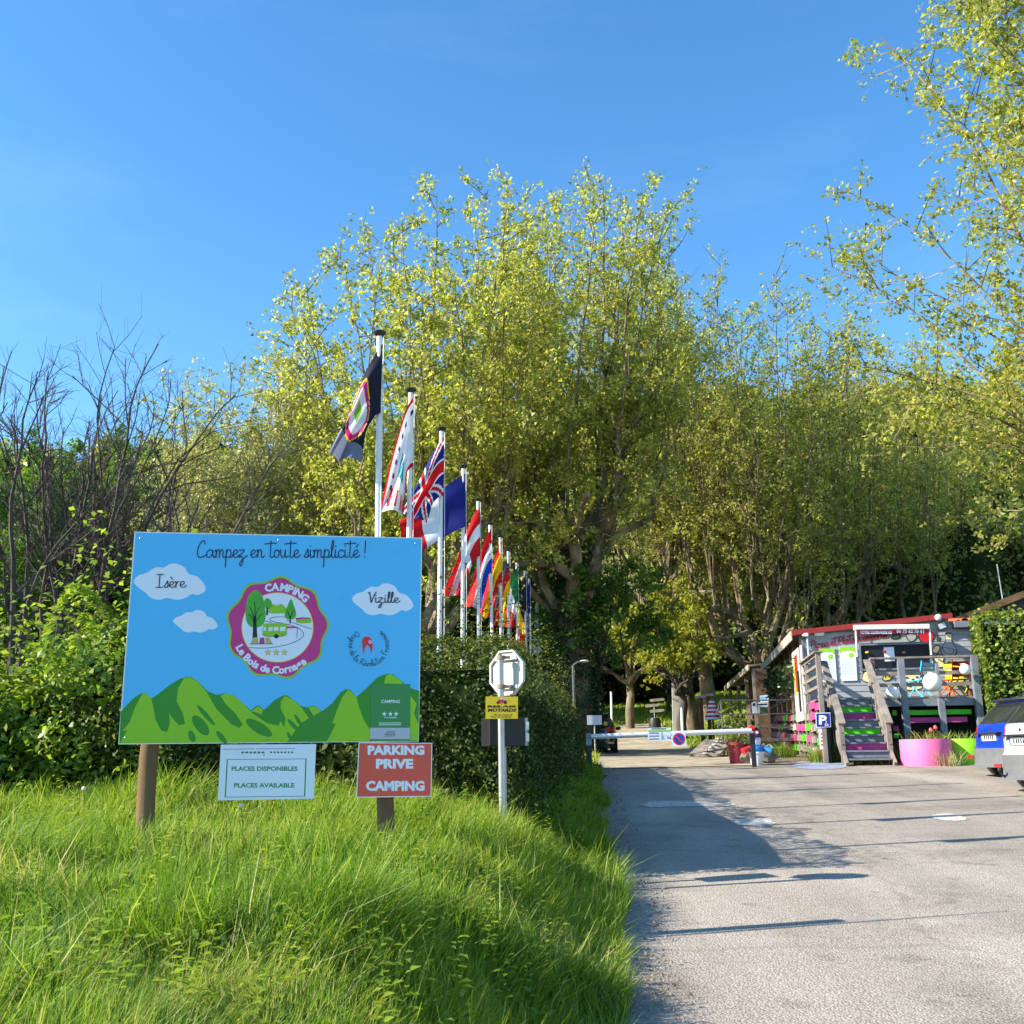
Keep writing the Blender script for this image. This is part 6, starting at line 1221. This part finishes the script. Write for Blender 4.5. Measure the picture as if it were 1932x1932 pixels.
# ------------------------------------------------------------------ cars
M_TYRE = mat('tyre_rubber', (.015, .015, .016), rough=.85, var=.2, scale=10); M_RIM = mat('alloy_rim', (.45, .46, .48), rough=.35, metal=.8, var=.1)
M_TRIM = mat('car_grey_trim', (.12, .125, .13), rough=.6, var=.1, scale=8); M_GLASSC = mat('car_glass', (.018, .022, .024), rough=.06, var=.2, scale=1, spec=.9)
M_LAMP = mat('tail_lamp_red', (.42, .012, .016), rough=.15, var=.3, scale=12, spec=.8, coat=.6); M_CHROME = mat('chrome', (.6, .62, .65), rough=.2, metal=1., var=.05)
M_PLATE = paint('number_plate', (226, 230, 232), .35, .03); M_PLATEB = paint('plate_blue', (40, 90, 180))
def car(lab, at, rz, paintm, H=1.56, L=4.16, lower_trim=True, name='parked_car'):
    k = H / 1.56; root = thing(name, lab, 'car', at, rz, 'parked cars'); hl = L / 2
    lev = [(.20, -.10, .10, .78), (.27, -.02, .03, .86), (.45, .0, .0, .885), (.56, .01, .0, .89), (.60, .04, .01, .888), (.66, .055, .02, .887), (.80, .06, .03, .888), (.88, .075, .05, .885), (.96, .10, .12, .88), (1.0, .125, .95, .868), (1.03, .15, 1.05, .85), (1.14, .235, 1.22, .80), (1.30, .375, 1.50, .735), (1.42, .50, 1.78, .675), (1.455, .47, 1.86, .66), (1.49, .475, 1.95, .64), (1.53, .62, 2.1, .58), (1.56, .95, 2.3, .42), (1.565, 1.3, 2.5, .2)]
    th = np.linspace(-math.pi, math.pi, 65)[:-1]; ring = []; n = len(th)
    for z, dr, df, hw in lev:
        xr, xf = -hl + dr, hl - df; cx, ax = (xr + xf) / 2, (xf - xr) / 2; e = 2 / 5.5
        c, s_ = np.cos(th), np.sin(th); ring.append(np.stack([cx + ax * np.sign(c) * np.abs(c) ** e, hw * np.sign(s_) * np.abs(s_) ** e, np.full(n, z * k)], -1))
    Rg = np.array(ring); parts = {}
    for i in range(len(lev) - 1):
        zc = (lev[i][0] + lev[i + 1][0]) / 2; xr = -hl + (lev[i][1] + lev[i + 1][1]) / 2; hw = (lev[i][3] + lev[i + 1][3]) / 2
        for j in range(n):
            f = (i * n + j, i * n + (j + 1) % n, (i + 1) * n + (j + 1) % n, (i + 1) * n + j); c = Rg.reshape(-1, 3)[list(f)].mean(0); rear = c[0] < xr + .14; part = 'body'
            if lower_trim and (zc < .42 or (zc < .58 and c[0] < -hl + .45)): part = 'bumper'
            if 1.03 < zc < 1.42:
                if rear and abs(c[1]) < hw * .93: part = 'rear_window'
                elif abs(c[1]) > hw * .9 and -hl + .62 < c[0] < hl - 1.6 and not abs(c[0] + .2) < .06: part = 'side_window' if c[1] < 0 else 'side_window_far'
                elif c[0] > hl - 1.5: part = 'windscreen'
            if .80 < zc < 1.0 and c[0] < -hl + .55 and abs(c[1]) > .52: part = 'tail_light' if c[1] < 0 else 'tail_light_far'
            if 1.44 < zc < 1.5 and c[0] < -hl + .75: part = 'spoiler'
            parts.setdefault(part, []).append(f)
    ML = {'body': paintm, 'bumper': M_TRIM, 'rear_window': M_GLASSC, 'side_window': M_GLASSC, 'side_window_far': M_GLASSC, 'windscreen': M_GLASSC, 'tail_light': M_LAMP, 'tail_light_far': M_LAMP, 'spoiler': M_BLACKP}
    V = Rg.reshape(-1, 3); bumper_o = None
    for p_, fs in parts.items():
        fs = np.array(fs); used, inv = np.unique(fs, return_inverse=True); vv = V[used].copy()
        if p_ not in ('body',):
            pass
        o = np_mesh(p_.replace('_far', ''), vv, [inv.reshape(fs.shape)], ML[p_], root, smooth=True)
        try: o.data.set_sharp_from_angle(angle=R(50))
        except Exception: pass
        if p_ == 'bumper': bumper_o = o
        if p_ in ('spoiler',):
            sm = o.modifiers.new('thick', 'SOLIDIFY'); sm.thickness = .05; sm.offset = 1
    mb = MB(); mb.add(np.vstack([Rg[-1], [[.2, 0, 1.57 * k]]]), [(j, (j + 1) % n, n) for j in range(n)]); mb.add(Rg[0], [tuple(range(n))[::-1]]); mb.build('roof_panel', paintm, root)
    for x in (-hl + .72, hl - .85):
        for y in (-1, 1):
            w = thing('wheel', None, None, (0, 0, 0)); del_ = w; w.parent = root; w.location = (x, y * .80, .325 * k)
            mb = MB(); pr = [(.20, -.1), (.30, -.105), (.325, -.08), (.33, 0), (.325, .08), (.30, .105), (.20, .1)]
            th2 = np.arange(28) * 2 * math.pi / 28; Vt = [(r * math.cos(t) * k, yy, r * math.sin(t) * k) for r, yy in pr for t in th2]; mb.add(Vt, [(a * 28 + b, a * 28 + (b + 1) % 28, (a + 1) * 28 + (b + 1) % 28, (a + 1) * 28 + b) for a in range(6) for b in range(28)]); mb.build('tyre', M_TYRE, w, smooth=True)
            mb = MB()
            for q in range(5):
                a = q * 1.2566; mb.beam((.03 * math.cos(a), y * .095, .03 * math.sin(a)), (.205 * k * math.cos(a), y * .095, .205 * k * math.sin(a)), .05, .02, up=(0, 1, 0))
            Vd = [(.21 * k * math.cos(t), y * .06, .21 * k * math.sin(t)) for t in th2]; mb.add(Vd, [tuple(range(28))]); mb.build('rim', M_RIM, w)
            mb = MB(); Va = [(x + r * math.cos(t) * k, y * (.893 + .004), .325 * k + r * math.sin(t) * k) for r in (.33, .385) for t in np.linspace(-.35, math.pi + .35, 24)]; mb.add(Va, [(i, i + 1, i + 25, i + 24) for i in range(23)]); mb.add([(x + .345 * math.cos(t) * k, y * .896, .325 * k + .345 * math.sin(t) * k) for t in np.linspace(0, 6.283, 28)[:-1]], [tuple(range(27))]); mb.build('wheel_arch', M_TRIM if lower_trim else M_BLACKP, root)
    xr = -hl
    mb = MB(); mb.boxa((xr + .045, 0, .76 * k), (.012, 0, 0), (0, .27, 0), (0, 0, .06)); np_ = mb.build('number_plate', M_PLATE, root, bevel=.004)
    for i, yy in enumerate((-.17, -.1, -.03, .04, .12)):
        mb = MB(); mb.boxa((xr + .031, yy, .76 * k), (.001, 0, 0), (0, .022, 0), (0, 0, .034)); mb.build('plate_mark', M_PRINT_BLACK, np_)
    mb = MB(); mb.boxa((xr + .031, .245, .76 * k), (.001, 0, 0), (0, .02, 0), (0, 0, .058)); mb.build('plate_band', M_PLATEB, np_)
    mb = MB(); mb.poly([(xr + .082, y, z * k) for y, z in ((-.02, .865), (.02, .87), (.035, .91), (.02, .95), (-.015, .955), (-.035, .92))]); mb.build('emblem', M_CHROME, root)
    mb = MB(); mb.boxa((xr + .02, 0, .845 * k), (.05, 0, 0), (0, .42, 0), (0, 0, .014)); mb.build('handle_strip', M_BLACKP, root)
    mb = MB(); mb.beam((xr + .14, .02, 1.035 * k), (xr + .20, -.30, 1.09 * k), .02, .02); mb.build('rear_wiper', M_BLACKP, root)
    for y in (-1, 1):
        mb = MB(); mb.boxa((xr - .002, y * .66, .40 * k), (.012, 0, 0), (0, .11, 0), (0, 0, .03)); mb.build('reflector', M_LAMP, root)
        mb = MB(); mb.tube([(-hl + 1.0, y * .60, 1.50 * k), (-hl + 1.15, y * .60, 1.56 * k), (hl - 1.8, y * .60, 1.56 * k), (hl - 1.7, y * .6, 1.50 * k)], .018, 6); mb.build('roof_rail', M_CHROME, root)
        mb = MB(); mb.sphere((hl - 1.35, y * 1.0, 1.0 * k), .1, 8, sc=(1, 1, .7)); mb.build('door_mirror', paintm, root, smooth=True)
    return root
CB = mat('car_blue', lin((24, 66, 190)), rough=.25, var=.03, scale=2, coat=.8, metal=.3); CW = mat('car_white', (.40, .405, .41), rough=.3, var=.03, scale=2, coat=.6); CK = mat('car_black', (.012, .012, .014), rough=.25, var=.1, coat=.6)
def park(lab, u, v, D, rz, m, L, topv, topu, **k):
    w = P(u, v, D); x = w[0] + math.cos(rz) * L / 2; y = D + math.sin(rz) * L / 2; z = g1(w[0], D) + .018; H = P(topu, topv, D)[2] - z; print('car', lab[:20], w.round(2), 'H', round(H, 2)); return car(lab, (x, y, z), rz, m, H=max(1.35, min(1.75, H)), L=L, **k)
park('blue hatchback parked beside the white car, rear towards the stairs', 1855, 1342, 19.7, R(4), CB, 4.16, 1313, 1885)
wc = park('white hatchback cut off by the right edge of the picture', 1912, 1362, 16.6, R(2), CW, 4.4, 1296, 1930)
mb = MB(); mb.tube([(-2.0, .35, .28), (-2.28, .35, .26), (-2.34, .35, .33)], .022, 8); mb.sphere((-2.34, .35, .36), .035, 8); mb.build('tow_hook', M_BLACKP, wc, smooth=True)
bk = P(1113, 1425, 36.5); kz_ = g1(bk[0], 36.5)
kc = car('small black car with flower stickers behind the barrier', (bk[0] + .2, 36.5 + 1.8, kz_ + .02), R(86), CK, H=1.42, L=3.6, lower_trim=False)
for yy, zz, c in ((-.5, 1.02, M_PRINT_YEL), (-.15, 1.0, M_PRINT_YEL), (.3, .66, M_PRINT_YEL), (-.55, .5, M_PRINT_LIME), (-.3, 1.12, M_PRINT_WHITE)):
    mb = MB(); mb.poly([(-1.8 + .03 + max(0, zz - .9) * .4, yy + .07 * math.cos(t) * (1 + .3 * math.cos(5 * t)), zz + .07 * math.sin(t) * (1 + .3 * math.cos(5 * t))) for t in np.linspace(0, 6.283, 31)[:-1]]); mb.build('flower_sticker', c, kc)
# ------------------------------------------------------------------ things round the entrance
def pot(lab, u, v, r, h, m, D=None):
    q = Pg(u, v); q = np.array([q[0], q[1] + r, g1(q[0], q[1] + r)]); o = thing('flower_pot', lab, 'pot', q, 0, 'flower pots by the barrier'); mb = MB(); mb.lathe([(r * .72, 0), (r * .75, .02), (r * .95, h * .86), (r * 1.05, h * .87), (r * 1.06, h), (r * .9, h), (r * .88, h - .06)], 20); mb.build('tub', m, o, smooth=True); return o, q
po3, q3 = pot('dark red flower pot beside the barrier post', 1394, 1443, .22, .52, paint('burgundy_pot', (150, 40, 60)))
rng = np.random.default_rng(5); crown('foliage', rng.normal(size=(420, 3)) * np.array([.16, .16, .22]) + np.array([0, 0, .75]), .09, rng, L_WOOD, po3)
po4, q4 = pot('white bucket pot at the feet of the garden figure', 1432, 1446, .18, .32, M_WHITE)
gf = thing('garden_figure', 'homemade garden figure of pots with a white face and dark red-edged cap', 'garden figure', q4); gf.scale = (.72, .72, .66)
for nm, prof, m in (('torso', [(.2, .46), (.24, .5), (.25, .60), (.20, .68), (.12, .70)], paint('pot_blue', (30, 120, 190))), ('head', [(.13, .72), (.16, .76), (.165, .98), (.13, 1.02)], M_PRINT_WHITE), ('cap', [(.26, 1.0), (.27, 1.03), (.2, 1.10), (.19, 1.2), (.12, 1.30), (.03, 1.34)], paint('cap_navy', (30, 34, 60)))):
    mb = MB(); mb.lathe(prof, 18); mb.build(nm, m, gf, smooth=True)
mb = MB(); mb.tube([(-.05, -.1, 1.3), (-.2, -.12, 1.34), (-.32, -.1, 1.28)], [.09, .08, .03], 10); mb.build('cap_tip', M_PRINT_RED, gf, smooth=True)
mb = MB(); mb.tube([(.02, -.185, 1.16), (.02, -.2, 1.16)], .07, 14); mb.build('cockade', M_PRINT_RED, gf); mb = MB(); mb.tube([(.02, -.202, 1.16), (.02, -.206, 1.16)], .045, 14); mb.build('cockade_ring', M_PRINT_WHITE, gf)
for s_, m in ((-1, M_PRINT_RED), (1, paint('pot_blue', (30, 120, 190)))):
    mb = MB(); mb.tube([(s_ * .2, -.02, .64), (s_ * .34, -.08, .56), (s_ * .46, -.12, .50)], [.07, .10, .12], 12); mb.build('arm', m, gf, smooth=True)
for y in (-.05, .06): mb = MB(); mb.sphere((y, -.158, .92), .016, 8); mb.build('eye', M_PRINT_BLACK, gf)
rng = np.random.default_rng(15)
for u, r, lab in ((1424, .27, 'grey boulder left of the garden figure'), (1454, .28, 'brown boulder right of the garden figure')):
    q = Pg(u, 1444); q = np.array([q[0], q[1] + .45, g1(q[0], q[1] + .45)]); b = MB(); V = []; n = 12
    for i in range(9):
        for j in range(n):
            a = 6.283 * j / n; f = math.pi * i / 8; d = np.array([math.sin(f) * math.cos(a), math.sin(f) * math.sin(a), math.cos(f)]); V.append(d * r * (1 + .18 * rng.normal()) * np.array([1, .8, .95]) + (0, 0, r * .6))
    b.add(V, [(i * n + j, i * n + (j + 1) % n, (i + 1) * n + (j + 1) % n, (i + 1) * n + j) for i in range(8) for j in range(n)]); o = b.build('boulder', mat('boulder_stone', (.17, .15, .12), rough=.9, var=.4, scale=6, bump=.6), None, smooth=True); o.location = q; tag(o, lab, 'rock', 'boulders by the garden figure')
def simple(name, lab, cat, base, grp=None): base = np.array([base[0], base[1], g1(base[0], base[1])]); return thing(name, lab, cat, base, 0, grp), base
# striped cone
D = 38.; q = P(*z6(1302, 850), D); o, b0 = simple('striped_cone', 'tall white cone with red stripes beside the shelter', 'cone', q); zb, zt2 = P(*z6(1302, 885), D)[2] - b0[2], P(*z6(1302, 708), D)[2] - b0[2]
mb = MB(); mb.box(-.03, .03, -.03, .03, -.1, zb + .1); mb.build('stake', M_WOODB, o)
for i in range(9):
    t0, t1 = i / 9, (i + 1) / 9; mb = MB(); mb.lathe([(.30 - .2 * t0, zb + (zt2 - zb) * t0), (.30 - .2 * t1, zb + (zt2 - zb) * t1)], 16, closed=(i in (0, 8))); mb.build('red_stripe' if i % 2 else 'white_stripe', M_PRINT_RED if i % 2 else M_PRINT_WHITE, o, smooth=True)
# red brown gate frame and panels on the rise
D = 39.; q = P(*z6(1200, 870), D); o, b0 = simple('wooden_frame', 'red brown timber frame left of the striped cone', 'frame', q); q2 = P(*z6(1272, 870), D) - b0; zt2 = P(*z6(1200, 680), D)[2] - b0[2]; zt3 = P(*z6(1270, 660), D)[2] - b0[2]
M_RB = mat('red_brown_stain', (.16, .045, .025), rough=.8, var=.25, scale=6)
for x, zz in ((0, zt2), (q2[0], zt3)): mb = MB(); mb.box(x - .06, x + .06, -.06, .06, -.2, zz); mb.build('post', M_RB, o)
mb = MB(); mb.beam((-.2, 0, zt2 + .02), (q2[0] + .2, 0, zt3 + .05), .1, .1); mb.build('beam', M_WOODL, o)
D = 46.; q = P(*z6(1020, 760), D); o, b0 = simple('notice_board', 'glazed notice board on posts among the trees', 'notice', q); c0, c1 = P(*z6(985, 590), D) - b0, P(*z6(1062, 742), D) - b0
mb = MB(); mb.box(c0[0], c1[0], -.03, .03, c1[2], c0[2]); mb.build('case', M_OLIVE, o); mb = MB(); mb.box(c0[0] - .08, c1[0] + .08, -.05, -.032, c0[2] - .06, c0[2] + .06); mb.build('header', M_WOODL, o)
for x in (c0[0], c1[0]): mb = MB(); mb.box(x - .05, x + .05, .035, .12, -.2, c0[2]); mb.build('post', M_WOODL, o)
D = 45.; q = P(*z6(955, 750), D); o, b0 = simple('white_stele', 'tall white panel standing left of the notice board', 'panel', q); zt2 = P(*z6(955, 560), D)[2] - b0[2]; mb = MB(); mb.add([(-.2, -.04, -.1), (.2, -.04, -.1), (.18, -.04, zt2), (-.14, -.04, zt2 + .1), (-.2, .04, -.1), (.2, .04, -.1), (.18, .04, zt2), (-.14, .04, zt2 + .1)], [(0, 1, 2, 3), (5, 4, 7, 6), (0, 4, 5, 1), (1, 5, 6, 2), (2, 6, 7, 3), (3, 7, 4, 0)]); mb.build('panel', M_BACK, o); mb = MB(); mb.box(-.25, .25, -.1, .1, -.2, .05); mb.build('foot', M_ZINC, o)
for zx, zt_2, zb2, D, w, lab in ((345, 625, 915, 44., .045, 'thin white pole on the grass beyond the black car'), (1012, 780, 890, 42., .06, 'short white post beside the dark crooked tree'), (228, 690, 890, 42., .05, 'pale pole just behind the black car')):
    q = P(*z6(zx, zb2), D); o, b0 = simple('marker_pole', lab, 'pole', q, 'white poles in the campsite'); h = max(.6, P(*z6(zx, zt_2), D)[2] - b0[2]); mb = MB(); mb.tube([(0, 0, -.2), (0, 0, h * .5), (.01, 0, h)], w, 8); mb.build('shaft', M_WHITE, o, smooth=True); mb = MB(); mb.lathe([(w, h), (w * .6, h + w * .7)], 8); mb.build('cap', M_ZINC, o)
D = 47.; q = P(*z6(752, 905), D); o, b0 = simple('direction_sign', 'small arrow signs above a dark barrel on the lane edge', 'sign', q); c0 = P(*z6(762, 765), D) - b0
mb = MB(); mb.lathe([(.22, 0), (.27, .2), (.27, .5), (.22, .7)], 14); mb.build('barrel', M_BLACKP, o, smooth=True); mb = MB(); mb.tube([(0, 0, .6), (0, 0, c0[2])], .025, 6); mb.build('pole', M_GALV, o)
for dz, dx in ((.22, .12), (-.02, -.1), (-.26, .1)): mb = MB(); mb.add([(dx - .3, -.02, c0[2] + dz), (dx + .3, -.02, c0[2] + dz + .05), (dx + .38, -.02, c0[2] + dz + .12), (dx + .28, -.02, c0[2] + dz + .17), (dx - .3, -.02, c0[2] + dz + .12)], [(0, 1, 2, 3, 4)]); mb.build('arrow', M_WOODL, o)
# lamp post by the hedge end
D = 29.; q = P(*z3(1090, 985), D); o, b0 = simple('lamp_post', 'slim dark grey lamp post with a small head behind the end of the hedge', 'lamp post', q); c0 = P(*z3(1078, 730), D) - b0; mb = MB(); M_LP = mat('dark_grey_steel', (.10, .105, .11), rough=.5, var=.15); mb.tube([(0, 0, -.2), (0, 0, c0[2])], .04, 8); mb.build('pole', M_LP, o, smooth=True); mb = MB(); mb.tube([(0, 0, c0[2]), (.12, 0, c0[2] + .08), (.24, 0, c0[2] + .11)], [.025, .025, .02], 8); mb.build('arm', M_LP, o); mb = MB(); mb.sphere((.32, 0, c0[2] + .11), .09, 10, sc=(1.5, 1, .4)); mb.build('lamp_head', M_ZINC, o, smooth=True)
# ramp and railing between the lane and the shelter
D = 30.; q = P(*z6(1290, 1230), D); o, b0 = simple('ramp', 'wooden access ramp with grey railings beside the lane', 'ramp', q); e = P(*z6(1225, 1225), D) - b0; f_ = P(*z6(1365, 1085), D + 1.5) - b0
mb = MB(); mb.beam(e, f_, .9, .08); mb.build('deck', M_WOODG, o)
for k in range(6): t = k / 5; q = e * (1 - t) + f_ * t; mb = MB(); mb.boxa(q + (0, 0, .06), (.03, .0, .0), (0, .44, 0), (0, 0, .015)); mb.build('tread_batten', M_ZINC, o)
far = f_ + np.array([2.2, .3, 0]); mb = MB(); mb.beam(f_, far, 1.4, .1); mb.build('landing', M_WOODG, o)
for t in (0, .5, 1): q = f_ * (1 - t) + far * t; mb = MB(); mb.tube([q - (0, .6, 1.5), q + (0, -.6, 1.15)], .025, 6); mb.build('rail_post', M_LP, o)
for hh in (.35, .75, 1.15): mb = MB(); mb.tube([e + (.3, -.6, hh), f_ + (0, -.6, hh), far + (0, -.6, hh)], .022, 6); mb.build('rail', M_LP, o)
# mesh sign on the hedge end, dandelion clocks, plants in the verge
q = P(*z6(178, 890), 31.5); o, b0 = simple('small_notice', 'small grey notice above the black car', 'notice', q); c0 = q - b0; mb = MB(); mb.boxa(c0, (.22, 0, 0), (0, .01, 0), (0, 0, .14)); mb.build('panel', M_PRINT_GREY, o); mb = MB(); mb.tube([(0, .03, -.2), (0, .03, c0[2])], .025, 6); mb.build('post', M_GALV, o)
for i, (u, v, D, lab) in enumerate(((158, 1488, 8.6, 'white dandelion clock in the grass left of the board'), (455, 1520, 7.0, 'white dandelion clock below the availability sign'), (270, 1520, 7.6, 'white dandelion clock beside the left timber post'))):
    w = P(u, v, D); zg = g1(w[0], w[1]); o = thing('dandelion', lab, 'flower', (w[0], w[1], zg), 0, 'dandelion clocks in the grass'); h = max(.3, w[2] - zg); mb = MB(); mb.tube([(0, 0, 0), (.02, 0, h * .6), (0, 0, h)], .003, 5); mb.build('stem', mat('stem_green', (.08, .16, .03)), o); mb = MB(); mb.sphere((0, 0, h), .017, 10); mb.build('seed_head', mat('dandelion_fluff', (.72, .70, .64), rough=1, var=.2, scale=60), o, smooth=True)
print('all', time.time() - T0)
